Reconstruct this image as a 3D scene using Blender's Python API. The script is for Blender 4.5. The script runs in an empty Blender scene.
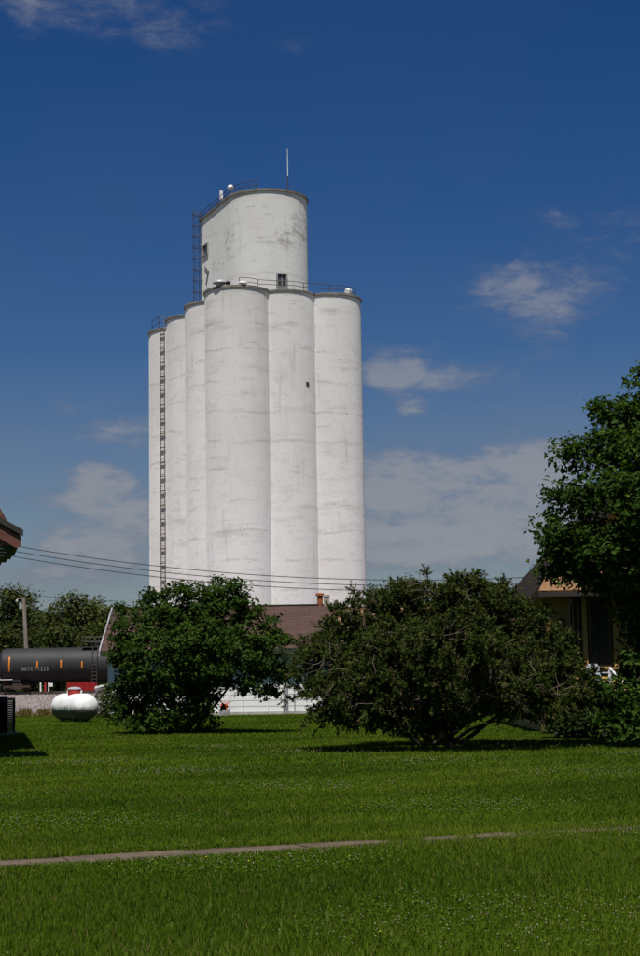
import bpy, math, random
import numpy as np
from mathutils import Vector, Matrix

random.seed(7); rng = np.random.default_rng(7)
R = math.radians
SC = bpy.context.scene
COL = SC.collection

# ------------------------------------------------------------------ camera
F, TILT, ROLL, EYE = 1600.0, 0.124436, 0.0162055, 1.6      # focal length in photo pixels (640 x 956)
cam_d = bpy.data.cameras.new('camera'); cam = bpy.data.objects.new('camera', cam_d); COL.objects.link(cam)
cam_d.sensor_fit = 'VERTICAL'; cam_d.sensor_height = 24.0; cam_d.lens = 24.0 * F / 956.0
cam_d.clip_start = 0.1; cam_d.clip_end = 6000
_f = Vector((0, math.cos(TILT), math.sin(TILT))); _u0 = Vector((0, -math.sin(TILT), math.cos(TILT))); _r0 = Vector((1, 0, 0))
# the photograph leans a little: verticals tip to the left
_r = _r0 * math.cos(ROLL) - _u0 * math.sin(ROLL)
_u = _u0 * math.cos(ROLL) + _r0 * math.sin(ROLL)
_m = Matrix((_r, _u, -_f)).transposed().to_4x4(); _m.translation = (0, 0, EYE)
cam.matrix_world = _m
SC.camera = cam

# ------------------------------------------------------------------ light
SUN_EL, SUN_AZ = R(65), R(6)           # sun high, behind the camera and to its left
to_sun = Vector((-math.sin(SUN_AZ) * math.cos(SUN_EL), -math.cos(SUN_AZ) * math.cos(SUN_EL), math.sin(SUN_EL)))
sl = bpy.data.lights.new('sun', 'SUN'); sl.energy = 5.0; sl.angle = R(0.5); sl.color = (1.0, 0.955, 0.89)
so = bpy.data.objects.new('sun', sl); COL.objects.link(so)
so.rotation_euler = to_sun.to_track_quat('Z', 'Y').to_euler(); so.location = (-20, -40, 80)

SC.view_settings.view_transform = 'Standard'; SC.view_settings.look = 'None'
SC.view_settings.gamma = 1; SC.view_settings.exposure = 0.15

def ray(px, py):
    return (_r * ((px - 320) / F) + _u * ((478 - py) / F) + _f)
def at(px, py, Y):                       # point on the vertical plane Y = const
    d = ray(px, py); k = Y / d.y
    return Vector((d.x * k, Y, EYE + d.z * k))
def gp(px, py, z=0.0):                   # point on the ground
    d = ray(px, py); k = (z - EYE) / d.z
    return Vector((d.x * k, d.y * k, z))

# ------------------------------------------------------------------ sky
W = bpy.data.worlds.new('World'); SC.world = W; W.use_nodes = True
nt = W.node_tree; N = nt.nodes; L = nt.links
for n in list(N): N.remove(n)
SKY_STRENGTH = 0.055
sky = N.new('ShaderNodeTexSky'); sky.sky_type = 'NISHITA'; sky.sun_disc = False
sky.sun_elevation = SUN_EL; sky.sun_rotation = math.pi + SUN_AZ
sky.altitude = 300; sky.air_density = 1.0; sky.dust_density = 0.4; sky.ozone_density = 2.0
tc = N.new('ShaderNodeTexCoord')
def M(op, a, b=None, c=None, clamp=False):
    n = N.new('ShaderNodeMath'); n.operation = op; n.use_clamp = clamp
    for i, v in enumerate((a, b, c)):
        if v is None: continue
        if isinstance(v, (int, float)): n.inputs[i].default_value = v
        else: L.new(v, n.inputs[i])
    return n.outputs[0]
sep = N.new('ShaderNodeSeparateXYZ'); L.new(tc.outputs['Generated'], sep.inputs[0])
X, Y, Z = sep.outputs
# cloud layer seen in perspective: direction / height above the horizon
zz = M('ADD', M('MAXIMUM', Z, 0.0), 0.16)
cx = M('DIVIDE', X, zz); cy = M('DIVIDE', Y, zz)
cmb = N.new('ShaderNodeCombineXYZ'); L.new(cx, cmb.inputs[0]); L.new(cy, cmb.inputs[1])
def noise(vec, scale, detail=6, rough=0.55, dist=0.0):
    n = N.new('ShaderNodeTexNoise'); L.new(vec, n.inputs['Vector'])
    n.inputs['Scale'].default_value = scale; n.inputs['Detail'].default_value = detail
    n.inputs['Roughness'].default_value = rough; n.inputs['Distortion'].default_value = dist
    return n.outputs['Fac']
stretch = N.new('ShaderNodeVectorMath'); stretch.operation = 'MULTIPLY'; L.new(tc.outputs['Generated'], stretch.inputs[0])
stretch.inputs[1].default_value = (1.0, 1.0, 2.5)
wisp = noise(stretch.outputs[0], 19.0, 9, 0.60, 0.5)
fine = noise(stretch.outputs[0], 52.0, 7, 0.62, 0.4)
field = noise(cmb.outputs[0], 0.9, 7, 0.55, 0.2)
front = M('GREATER_THAN', Y, 0.2)
total = None
CL = [  # px, py, half width, half height, amount
    (535, 292, 70, 24, 0.72), (500, 286, 34, 16, 0.62), (548, 328, 26, 24, 0.62), (585, 282, 36, 18, 0.5), (402, 368, 38, 17, 1.25), (385, 376, 22, 12, 0.9), (462, 381, 34, 11, 0.75), (411, 407, 13, 9, 0.9),
    (560, 222, 24, 14, 0.55), (92, 472, 28, 9, 1.1), (118, 482, 24, 8, 0.8), (98, 502, 32, 12, 1.3), (115, 432, 46, 14, 0.9), (68, 410, 18, 8, 0.6), (72, 548, 34, 14, 1.1), (118, 552, 24, 12, 0.8), (60, 572, 60, 10, 0.7),
    (110, 2, 80, 22, 1.0), (172, 34, 26, 20, 0.6), (28, 12, 18, 16, 0.7), (292, 46, 12, 8, 0.4), (480, 470, 18, 5, 1.4), (395, 462, 46, 16, 1.0), (420, 495, 70, 12, 1.0), (530, 462, 56, 20, 0.9), (500, 505, 60, 9, 0.8),
    (450, 530, 100, 14, 1.0), (400, 555, 80, 12, 0.9), (560, 520, 80, 40, 0.9), (140, 520, 40, 18, 0.5), (25, 498, 34, 12, 0.5), (640, 225, 34, 20, 0.5), (260, 520, 100, 30, 0.6)]
for (px, py, hw, hh, am) in CL:
    if py > 380: am *= 1.3 if px > 200 else 1.3
    if py < 60: am *= 0.72
    d0 = ray(px, py).normalized()
    dx = M('MULTIPLY', M('SUBTRACT', X, d0.x), F / hw); dz = M('MULTIPLY', M('SUBTRACT', Z, d0.z), F / hh)
    g = M('MULTIPLY', M('EXPONENT', M('MULTIPLY', M('ADD', M('MULTIPLY', dx, dx), M('MULTIPLY', dz, dz)), -0.6)), am)
    total = g if total is None else M('ADD', total, g)
total = M('MULTIPLY', M('MINIMUM', total, 1.5), front)
# the broken cloud that goes on over the rest of the sky, thicker towards the horizon
far = M('MULTIPLY', M('SUBTRACT', field, 0.50, clamp=True), 2.0)
low = M('SUBTRACT', 1.0, M('MULTIPLY', Z, 3.2), clamp=True)
bg = M('MULTIPLY', far, M('ADD', M('MULTIPLY', low, 0.8), M('SUBTRACT', 0.45, M('MULTIPLY', front, 0.30))))
puff = M('ADD', total, M('ADD', M('MULTIPLY', M('SUBTRACT', wisp, 0.5), 2.3), M('MULTIPLY', M('SUBTRACT', fine, 0.5), 1.9)))
def sstep(v, a, b):
    n = N.new('ShaderNodeMapRange'); n.interpolation_type = 'SMOOTHSTEP'; L.new(v, n.inputs[0]); n.inputs[1].default_value = a; n.inputs[2].default_value = b
    return n.outputs[0]
shape = M('MULTIPLY', sstep(puff, 0.15, 1.75), M('MINIMUM', M('MULTIPLY', total, 2.2), 1.0))
haze_low = M('MULTIPLY', M('SUBTRACT', 1.0, M('MULTIPLY', Z, 5.0), clamp=True), 0.62)      # milky air near the horizon, all round
dens = M('ADD', M('ADD', M('MULTIPLY', shape, 0.66), bg), haze_low)
dens = M('MINIMUM', dens, 0.86)
lit = sstep(puff, 0.5, 1.6)
ccol = N.new('ShaderNodeMix'); ccol.data_type = 'RGBA'; L.new(lit, ccol.inputs['Factor'])
mix = N.new('ShaderNodeMix'); mix.data_type = 'RGBA'
hs = N.new('ShaderNodeHueSaturation'); hs.inputs['Hue'].default_value = 0.515; hs.inputs['Saturation'].default_value = 1.42; hs.inputs['Value'].default_value = 0.84
L.new(sky.outputs[0], hs.inputs['Color'])
L.new(dens, mix.inputs['Factor']); L.new(hs.outputs[0], mix.inputs['A'])
CA, CB = (0.140, 0.160, 0.215), (0.240, 0.250, 0.280)
for k_, c_ in (('A', CA), ('B', CB)): ccol.inputs[k_].default_value = tuple(q / SKY_STRENGTH for q in c_) + (1,)
L.new(ccol.outputs['Result'], mix.inputs['B'])
bgd = N.new('ShaderNodeBackground'); bgd.inputs['Strength'].default_value = SKY_STRENGTH
L.new(mix.outputs['Result'], bgd.inputs['Color'])
wo = N.new('ShaderNodeOutputWorld'); L.new(bgd.outputs[0], wo.inputs['Surface'])

# ------------------------------------------------------------------ materials
MATS = {}
class MT:
    """small wrapper for building a node material"""
    def __init__(s, name, rough=0.8, spec=0.3):
        s.m = bpy.data.materials.new(name); s.m.use_nodes = True
        s.n = s.m.node_tree.nodes; s.l = s.m.node_tree.links
        s.b = s.n['Principled BSDF']; s.b.inputs['Roughness'].default_value = rough
        s.b.inputs['Specular IOR Level'].default_value = spec
        s.tc = s.n.new('ShaderNodeTexCoord'); MATS[name] = s.m
    def vec(s, scale=(1, 1, 1), loc=(0, 0, 0), kind='Object'):
        mp = s.n.new('ShaderNodeMapping'); s.l.new(s.tc.outputs[kind], mp.inputs[0])
        mp.inputs['Scale'].default_value = scale; mp.inputs['Location'].default_value = loc
        return mp.outputs[0]
    def noise(s, scale, detail=4, rough=0.55, vs=(1, 1, 1), loc=(0, 0, 0), kind='Object', dist=0.0):
        n = s.n.new('ShaderNodeTexNoise'); s.l.new(s.vec(vs, loc, kind), n.inputs['Vector'])
        n.inputs['Scale'].default_value = scale; n.inputs['Detail'].default_value = detail
        n.inputs['Roughness'].default_value = rough; n.inputs['Distortion'].default_value = dist
        return n.outputs['Fac']
    def ramp(s, fac, a, b):
        n = s.n.new('ShaderNodeMapRange'); n.interpolation_type = 'SMOOTHSTEP'; s.l.new(fac, n.inputs[0])
        n.inputs[1].default_value = min(a, b); n.inputs[2].default_value = max(a, b)
        return n.outputs[0] if a < b else s.math('SUBTRACT', 1.0, n.outputs[0])
    def math(s, op, a, b):
        n = s.n.new('ShaderNodeMath'); n.operation = op
        for i, v in enumerate((a, b)):
            if isinstance(v, (int, float)): n.inputs[i].default_value = v
            else: s.l.new(v, n.inputs[i])
        return n.outputs[0]
    def mix(s, fac, a, b):
        n = s.n.new('ShaderNodeMix'); n.data_type = 'RGBA'
        for k, v in (('Factor', fac), ('A', a), ('B', b)):
            if isinstance(v, (int, float)): n.inputs[k].default_value = v
            elif isinstance(v, tuple): n.inputs[k].default_value = (*v, 1)
            else: s.l.new(v, n.inputs[k])
        return n.outputs['Result']
    def col(s, c):
        if isinstance(c, tuple): s.b.inputs['Base Color'].default_value = (*c, 1)
        else: s.l.new(c, s.b.inputs['Base Color'])
        return s
    def bump(s, h, strength=0.3, dist=0.02):
        n = s.n.new('ShaderNodeBump'); n.inputs['Strength'].default_value = strength; n.inputs['Distance'].default_value = dist
        s.l.new(h, n.inputs['Height']); s.l.new(n.outputs[0], s.b.inputs['Normal']); return s
    def attr(s, name='Col'):
        n = s.n.new('ShaderNodeAttribute'); n.attribute_name = name; return n.outputs['Color']

def simple(name, a, b=None, scale=3.0, rough=0.8, spec=0.3, vs=(1, 1, 1), bump=0.15, metal=0.0, lo=0.35, hi=0.65):
    t = MT(name, rough, spec); b = b or tuple(c * 0.7 for c in a)
    f = t.noise(scale, 5, 0.6, vs)
    t.col(t.mix(t.ramp(f, lo, hi), a, b))
    if bump: t.bump(f, bump, 0.02)
    t.b.inputs['Metallic'].default_value = metal
    return t.m

def concrete_paint(name, mark=None):
    t = MT(name, 0.85, 0.2)
    c = t.mix(t.ramp(t.noise(0.11, 5, 0.6), 0.35, 0.7), (0.82, 0.81, 0.795), (0.75, 0.735, 0.715))
    c = t.mix(t.math('MULTIPLY', t.ramp(t.noise(0.55, 6, 0.65, (0.45, 0.45, 2.2)), 0.52, 0.76), 0.55), c, (0.50, 0.465, 0.43))      # grubby bands
    c = t.mix(t.math('MULTIPLY', t.ramp(t.noise(1.3, 5, 0.7, (0.5, 0.5, 3.2), (4, 2, 1)), 0.60, 0.70), 0.50), c, (0.38, 0.35, 0.32))   # flaked patches
    c = t.mix(t.math('MULTIPLY', t.ramp(t.noise(2.0, 4, 0.6, (1, 1, 0.10), (3, 7, 0)), 0.56, 0.76), 0.42), c, (0.48, 0.43, 0.385))       # run-off streaks
    c = t.mix(t.math('MULTIPLY', t.ramp(t.noise(3.4, 3, 0.5, (1, 1, 0.35), (9, 1, 5)), 0.72, 0.76), 0.6), c, (0.33, 0.22, 0.14))         # rust spots
    # thin day joints of the pour
    w = t.n.new('ShaderNodeTexWave'); w.wave_type = 'BANDS'; w.bands_direction = 'Z'; w.inputs['Scale'].default_value = 0.13
    w.inputs['Distortion'].default_value = 2.6; w.inputs['Detail'].default_value = 3; w.inputs['Detail Scale'].default_value = 1.2
    t.l.new(t.vec(), w.inputs['Vector'])
    c = t.mix(t.math('MULTIPLY', t.math('MULTIPLY', t.ramp(w.outputs['Fac'], 0.972, 0.998), t.ramp(t.noise(0.5, 4, 0.6, (1, 1, 0.3)), 0.44, 0.60)), 0.28), c, (0.34, 0.32, 0.29))
    if mark:
        for (mx, my, mz, rad) in mark:
            d = t.n.new('ShaderNodeVectorMath'); d.operation = 'DISTANCE'; t.l.new(t.vec(), d.inputs[0]); d.inputs[1].default_value = (mx, my, mz)
            k = t.math('MULTIPLY', t.ramp(d.outputs['Value'], rad, rad * 0.45), t.ramp(t.noise(2.0, 5, 0.72), 0.46, 0.62))
            c = t.mix(t.math('MULTIPLY', k, 0.55), c, (0.26, 0.245, 0.225))
    c = t.mix(t.math('MULTIPLY', t.ramp(t.noise(0.9, 6, 0.75, (1, 1, 1.4), (7, 3, 9)), 0.52, 0.68), 0.24), c, (0.50, 0.46, 0.42))       # scabby patches
    c = t.mix(t.math('MULTIPLY', t.ramp(t.noise(6.0, 4, 0.7, (1, 1, 1.5), (1, 5, 2)), 0.60, 0.70), 0.55), c, (0.36, 0.33, 0.29))
    t.col(c); t.bump(t.noise(1.2, 5, 0.6, (1, 1, 2.5)), 0.25, 0.03); t.b.inputs['Diffuse Roughness'].default_value = 1.0
    return t.m

simple('rim_grey', (0.20, 0.185, 0.165), (0.11, 0.10, 0.09), 1.2)
simple('roof_tar', (0.22, 0.21, 0.20), (0.15, 0.14, 0.14), 0.8)
simple('dark_steel', (0.035, 0.033, 0.032), (0.07, 0.05, 0.04), 2.0, 0.6)
simple('rusty_steel', (0.25, 0.20, 0.165), (0.15, 0.12, 0.10), 2.5, 0.7)
simple('galvanised', (0.42, 0.43, 0.44), (0.32, 0.33, 0.34), 4.0, 0.45, 0.5)
simple('white_metal', (0.76, 0.76, 0.75), (0.66, 0.65, 0.63), 3.0, 0.5)
simple('window_dark', (0.035, 0.038, 0.042), (0.06, 0.06, 0.06), 2.0, 0.15, 0.5, bump=0)
simple('window_frame_grey', (0.30, 0.29, 0.27), None, 6.0)
simple('concrete_pad', (0.42, 0.40, 0.37), (0.30, 0.28, 0.25), 3.0)

def path_mat():
    t = MT('path_concrete', 0.9, 0.2)
    c = t.mix(t.ramp(t.noise(2.2, 6, 0.65), 0.35, 0.68), (0.125, 0.093, 0.064), (0.075, 0.056, 0.038))
    c = t.mix(t.ramp(t.noise(40, 3, 0.6), 0.55, 0.7), c, (0.10, 0.08, 0.058))
    t.col(c); t.bump(t.noise(60, 4, 0.6), 0.4, 0.006)
path_mat()
simple('earth', (0.070, 0.048, 0.030), (0.035, 0.026, 0.017), 9.0, 0.97, bump=0.6)

def ground_mat():
    t = MT('lawn_soil', 0.95, 0.1)
    a = t.mix(t.ramp(t.noise(0.18, 4, 0.6), 0.4, 0.62), (0.050, 0.092, 0.008), (0.062, 0.098, 0.010))
    b = t.mix(t.ramp(t.noise(1.7, 5, 0.65), 0.42, 0.66), a, (0.045, 0.075, 0.009))
    t.col(t.mix(t.ramp(t.noise(9, 5, 0.7), 0.5, 0.75), b, (0.05, 0.06, 0.018)))
    t.bump(t.noise(14, 5, 0.7), 0.6, 0.04)
ground_mat()

def gravel_mat():
    t = MT('gravel', 0.95, 0.15)
    v = t.n.new('ShaderNodeTexVoronoi'); v.inputs['Scale'].default_value = 6.0; t.l.new(t.vec(), v.inputs['Vector'])
    sp = t.n.new('ShaderNodeSeparateColor'); t.l.new(v.outputs['Color'], sp.inputs[0])
    c = t.mix(sp.outputs[0], (0.13, 0.098, 0.09), (0.25, 0.195, 0.18))
    t.col(t.mix(t.ramp(t.noise(0.25, 4), 0.4, 0.65), c, (0.17, 0.13, 0.115)))
    t.bump(v.outputs['Distance'], 0.8, 0.08)
gravel_mat()

def leafy(name, rough=0.55, trans=0.25, spec=0.25):
    t = MT(name, rough, spec); a = t.attr(); t.col(a)
    tr = t.n.new('ShaderNodeBsdfTranslucent')
    g = t.n.new('ShaderNodeMix'); g.data_type = 'RGBA'; g.blend_type = 'MULTIPLY'; g.inputs['Factor'].default_value = 1
    t.l.new(a, g.inputs['A']); g.inputs['B'].default_value = (1.5, 1.35, 0.55, 1)
    t.l.new(g.outputs['Result'], tr.inputs[0])
    ms = t.n.new('ShaderNodeMixShader'); ms.inputs[0].default_value = trans
    t.l.new(t.b.outputs[0], ms.inputs[1]); t.l.new(tr.outputs[0], ms.inputs[2])
    t.l.new(ms.outputs[0], t.n['Material Output'].inputs[0])
leafy('leaf', 0.7, 0.34, 0.12); leafy('grass_blade', 0.75, 0.38, 0.06); leafy('needle', 0.75, 0.12, 0.12)
def vcol(name, rough=0.9):
    t = MT(name, rough, 0.2); t.col(t.attr())
vcol('stone_tint'); vcol('petal', 0.8)
simple('bark', (0.075, 0.060, 0.047), (0.035, 0.028, 0.022), 5.0, 0.95, vs=(1, 1, 0.25), bump=0.6)
simple('dead_twig', (0.15, 0.115, 0.09), (0.085, 0.066, 0.052), 6.0, 0.95)

def shingle(name, a, b, row=0.14, wid=0.32):
    t = MT(name, 0.92, 0.15)
    br = t.n.new('ShaderNodeTexBrick'); t.l.new(t.vec(kind='UV'), br.inputs['Vector'])
    br.inputs['Scale'].default_value = 1.0; br.inputs['Brick Width'].default_value = wid; br.inputs['Row Height'].default_value = row
    br.inputs['Mortar Size'].default_value = 0.010; br.inputs['Color1'].default_value = (*a, 1); br.inputs['Color2'].default_value = (*b, 1)
    br.inputs['Mortar'].default_value = tuple(c * 0.45 for c in b) + (1,)
    c = t.mix(t.math('MULTIPLY', t.ramp(t.noise(0.7, 5, 0.65), 0.45, 0.7), 0.5), br.outputs['Color'], tuple(x * 0.55 for x in a))
    t.col(c); t.bump(br.outputs['Fac'], 0.5, -0.01)
shingle('shingle_purple', (0.085, 0.050, 0.041), (0.066, 0.042, 0.036), 0.30, 1.1)
shingle('shingle_tan', (0.30, 0.17, 0.085), (0.22, 0.125, 0.065))
shingle('shingle_red', (0.15, 0.065, 0.045), (0.10, 0.045, 0.035))
shingle('shingle_dark', (0.026, 0.017, 0.012), (0.018, 0.013, 0.010))

def board(name, a, b):
    t = MT(name, 0.75, 0.25)
    f = t.noise(1.4, 5, 0.65, (0.35, 1, 6)); g = t.noise(0.6, 4, 0.6)
    c = t.mix(t.ramp(f, 0.45, 0.75), a, b); c = t.mix(t.math('MULTIPLY', t.ramp(g, 0.5, 0.75), 0.35), c, tuple(x * 0.6 for x in b))
    t.col(c); t.bump(f, 0.15, 0.01)
board('white_board', (0.70, 0.70, 0.695), (0.56, 0.55, 0.53))
board('yellow_board', (0.42, 0.28, 0.085), (0.32, 0.205, 0.060))
board('brown_board', (0.13, 0.052, 0.036), (0.085, 0.036, 0.028))
board('green_board', (0.030, 0.042, 0.024), (0.022, 0.03, 0.018))
board('dark_board', (0.030, 0.026, 0.022), (0.045, 0.04, 0.035))
simple('post_grey', (0.30, 0.31, 0.33), (0.20, 0.20, 0.21), 4.0)
simple('pole_wood', (0.25, 0.215, 0.18), (0.16, 0.135, 0.11), 3.0, 0.95, vs=(3, 3, 0.2), bump=0.4)
simple('cable', (0.012, 0.012, 0.014), None, 3.0, 0.7, bump=0)
simple('tank_black', (0.015, 0.015, 0.017), (0.024, 0.024, 0.025), 0.8, 0.62, 0.35, vs=(1, 1, 0.2), bump=0.05)
simple('truck_steel', (0.055, 0.036, 0.028), (0.03, 0.022, 0.018), 3.0, 0.8)
simple('rail_steel', (0.10, 0.065, 0.05), (0.16, 0.13, 0.11), 2.0, 0.5, metal=0.3)
simple('cap_dark', (0.02, 0.02, 0.02), None, 3.0)
simple('sleeper_wood', (0.07, 0.055, 0.045), (0.045, 0.036, 0.03), 3.0, 0.95)
simple('reflector_orange', (0.62, 0.20, 0.02), (0.52, 0.16, 0.02), 6.0, 0.35, bump=0)
simple('letter_white', (0.55, 0.55, 0.54), (0.32, 0.32, 0.32), 9.0, 0.7, bump=0)
simple('paint_red', (0.28, 0.009, 0.009), (0.20, 0.009, 0.009), 4.0, 0.45, 0.45, bump=0)
simple('cap_red', (0.42, 0.030, 0.025), (0.33, 0.03, 0.025), 4.0, 0.5, 0.4, bump=0)
simple('paint_orange', (0.65, 0.10, 0.02), (0.55, 0.08, 0.02), 4.0, 0.5, bump=0)
simple('rust_orange', (0.36, 0.12, 0.035), (0.24, 0.08, 0.03), 5.0, 0.9)
simple('brick_tan', (0.34, 0.29, 0.24), (0.22, 0.18, 0.15), 8.0, 0.9)
simple('ac_body', (0.010, 0.011, 0.014), (0.008, 0.009, 0.011), 3.0, 0.8, 0.05)
simple('ac_top', (0.05, 0.052, 0.058), (0.04, 0.042, 0.046), 3.0, 0.6)
simple('plastic_white_shaded', (0.42, 0.45, 0.50), (0.36, 0.38, 0.43), 3.0, 0.35, 0.5, bump=0)  # white chair plastic, dimmed and blued: its shade is put into the colour

def propane_mat():
    t = MT('propane_white', 0.7, 0.12)
    c = t.mix(t.ramp(t.noise(2.2, 5, 0.6), 0.4, 0.7), (0.74, 0.735, 0.73), (0.64, 0.63, 0.61))
    sp = t.n.new('ShaderNodeSeparateXYZ'); t.l.new(t.tc.outputs['Object'], sp.inputs[0])
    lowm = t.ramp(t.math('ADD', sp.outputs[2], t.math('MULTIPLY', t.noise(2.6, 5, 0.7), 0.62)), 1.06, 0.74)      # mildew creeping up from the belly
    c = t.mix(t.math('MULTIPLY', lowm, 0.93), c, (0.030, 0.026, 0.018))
    spots = t.math('MULTIPLY', t.ramp(t.noise(7.5, 4, 0.6), 0.62, 0.70), t.ramp(sp.outputs[2], 1.2, 0.7))
    c = t.mix(t.math('MULTIPLY', spots, 0.7), c, (0.12, 0.09, 0.05))
    t.col(c)
propane_mat()

# ------------------------------------------------------------------ mesh helpers
def tag(o, label=None, cat=None, group=None, kind=None):
    for k, v in (('label', label), ('category', cat), ('group', group), ('kind', kind)):
        if v: o[k] = v
    return o
def empty(name, loc=(0, 0, 0), rz=0.0):
    o = bpy.data.objects.new(name, None); COL.objects.link(o); o.location = loc; o.rotation_euler = (0, 0, rz); o.empty_display_size = 0.3
    return o
class MB:
    def __init__(s): s.v = []; s.f = []; s.uv = {}
    def add(s, vs, fs):
        k = len(s.v); s.v += [tuple(v) for v in vs]; s.f += [tuple(i + k for i in f) for f in fs]; return s
    def box(s, c, d, rot=None):
        x, y, z = (q / 2 for q in d); vs = [Vector(p) for p in ((-x, -y, -z), (x, -y, -z), (x, y, -z), (-x, y, -z), (-x, -y, z), (x, -y, z), (x, y, z), (-x, y, z))]
        if rot is not None: vs = [rot @ v for v in vs]
        c = Vector(c)
        return s.add([v + c for v in vs], [(3, 2, 1, 0), (4, 5, 6, 7), (0, 1, 5, 4), (1, 2, 6, 5), (2, 3, 7, 6), (3, 0, 4, 7)])
    def span(s, lo, hi): return s.box([(a + b) / 2 for a, b in zip(lo, hi)], [abs(b - a) for a, b in zip(lo, hi)])
    def tube(s, pts, rad, n=8, cap=True):
        pts = [Vector(p) for p in pts]; m = len(pts); rads = rad if isinstance(rad, (list, tuple)) else [rad] * m
        k = len(s.v); ref = None
        for i, p in enumerate(pts):
            d = (pts[min(i + 1, m - 1)] - pts[max(i - 1, 0)]).normalized()
            if ref is None: ref = Vector((0, 0, 1)) if abs(d.z) < 0.9 else Vector((1, 0, 0))
            a = d.cross(ref).normalized(); b = a.cross(d).normalized(); ref = b
            for j in range(n):
                t = 2 * math.pi * j / n; s.v.append(tuple(p + (a * math.cos(t) + b * math.sin(t)) * rads[i]))
        for i in range(m - 1):
            for j in range(n):
                q = k + i * n; s.f.append((q + j, q + n + j, q + n + (j + 1) % n, q + (j + 1) % n))
        if cap: s.f.append(tuple(k + j for j in range(n))); s.f.append(tuple(k + (m - 1) * n + j for j in reversed(range(n))))
        return s
    def lathe(s, prof, n=32, c=(0, 0, 0), rot=None, a0=0.0, a1=2 * math.pi):
        full = abs(a1 - a0 - 2 * math.pi) < 1e-6; m = n if full else n + 1; k = len(s.v); c = Vector(c)
        for (r, z) in prof:
            for j in range(m):
                t = a0 + (a1 - a0) * j / n; v = Vector((r * math.cos(t), r * math.sin(t), z))
                if rot is not None: v = rot @ v
                s.v.append(tuple(v + c))
        for i in range(len(prof) - 1):
            for j in range(n):
                j2 = (j + 1) % m; q = k + i * m
                s.f.append((q + j, q + j2, q + m + j2, q + m + j))
        return s
    def prism(s, poly, z0, z1):
        n = len(poly); return s.add([(x, y, z0) for x, y in poly] + [(x, y, z1) for x, y in poly],
            [tuple(reversed(range(n))), tuple(range(n, 2 * n))] + [(i, (i + 1) % n, n + (i + 1) % n, n + i) for i in range(n)])
    def build(s, name, mat, parent=None, smooth=False, loc=None):
        me = bpy.data.meshes.new(name); me.from_pydata(s.v, [], s.f); me.update()
        if smooth:
            me.polygons.foreach_set('use_smooth', [True] * len(me.polygons))
            try: me.set_sharp_from_angle(angle=R(40))
            except Exception: pass
        me.materials.append(MATS[mat] if isinstance(mat, str) else mat)
        o = bpy.data.objects.new(name, me); COL.objects.link(o); o.parent = parent
        if loc is not None: o.location = loc
        return o
def share(o, name, loc, parent, rot=None):
    c = o.copy(); c.name = name; COL.objects.link(c); c.parent = parent; c.location = loc
    if rot is not None: c.rotation_euler = rot
    return c
def np_mesh(name, verts, nper, mat, cols=None, parent=None, faces=None):
    """verts: (k*nper, 3) loose polygons of nper corners each (or explicit triangle faces)"""
    me = bpy.data.meshes.new(name); nv = len(verts)
    me.vertices.add(nv); me.vertices.foreach_set('co', np.asarray(verts, np.float32).ravel())
    if faces is None: idx = np.arange(nv, dtype=np.int32); nf = nv // nper; npf = nper
    else: idx = np.asarray(faces, np.int32).ravel(); npf = faces.shape[1]; nf = len(faces)
    me.loops.add(len(idx)); me.loops.foreach_set('vertex_index', idx)
    me.polygons.add(nf); me.polygons.foreach_set('loop_start', np.arange(nf, dtype=np.int32) * npf)
    me.update(calc_edges=True)
    if cols is not None:
        at_ = me.attributes.new('Col', 'FLOAT_COLOR', 'POINT')
        c4 = np.ones((nv, 4), np.float32); c4[:, :3] = cols; at_.data.foreach_set('color', c4.ravel())
    me.materials.append(MATS[mat]); o = bpy.data.objects.new(name, me); COL.objects.link(o); o.parent = parent
    return o
def plane_uv(o, du, dv):                 # UV in metres from two axes
    me = o.data; uv = me.uv_layers.new(name='UVMap'); du = Vector(du); dv = Vector(dv)
    for lp in me.loops:
        p = me.vertices[lp.vertex_index].co; uv.data[lp.index].uv = (p.dot(du), p.dot(dv))

# ------------------------------------------------------------------ ground
def lawn_z(x, y):
    return 0.035 * np.sin(x * 0.31 + 1.0) * np.sin(y * 0.23) * np.clip((y - 4) / 10, 0, 1) * np.clip((70 - y) / 20, 0, 1)
def make_ground():
    xs = np.unique(np.concatenate([np.linspace(-2500, -60, 14), np.arange(-60, 60.1, 1.5), np.linspace(60, 2500, 14)]))
    ys = np.unique(np.concatenate([np.linspace(-600, -6, 8), np.arange(-6, 100, 1.5), np.linspace(100, 5000, 26)]))
    gx, gy = np.meshgrid(xs, ys); gz = lawn_z(gx, gy) * (np.abs(gx) < 45)
    gz = gz - 0.02
    v = np.stack([gx, gy, gz], -1).reshape(-1, 3); w = len(xs)
    i, j = np.meshgrid(np.arange(len(ys) - 1), np.arange(w - 1), indexing='ij'); q = (i * w + j).ravel()
    o = np_mesh('ground', v, 4, 'lawn_soil', faces=np.stack([q, q + 1, q + w + 1, q + w], -1)); tag(o, kind='structure')
make_ground()

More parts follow.
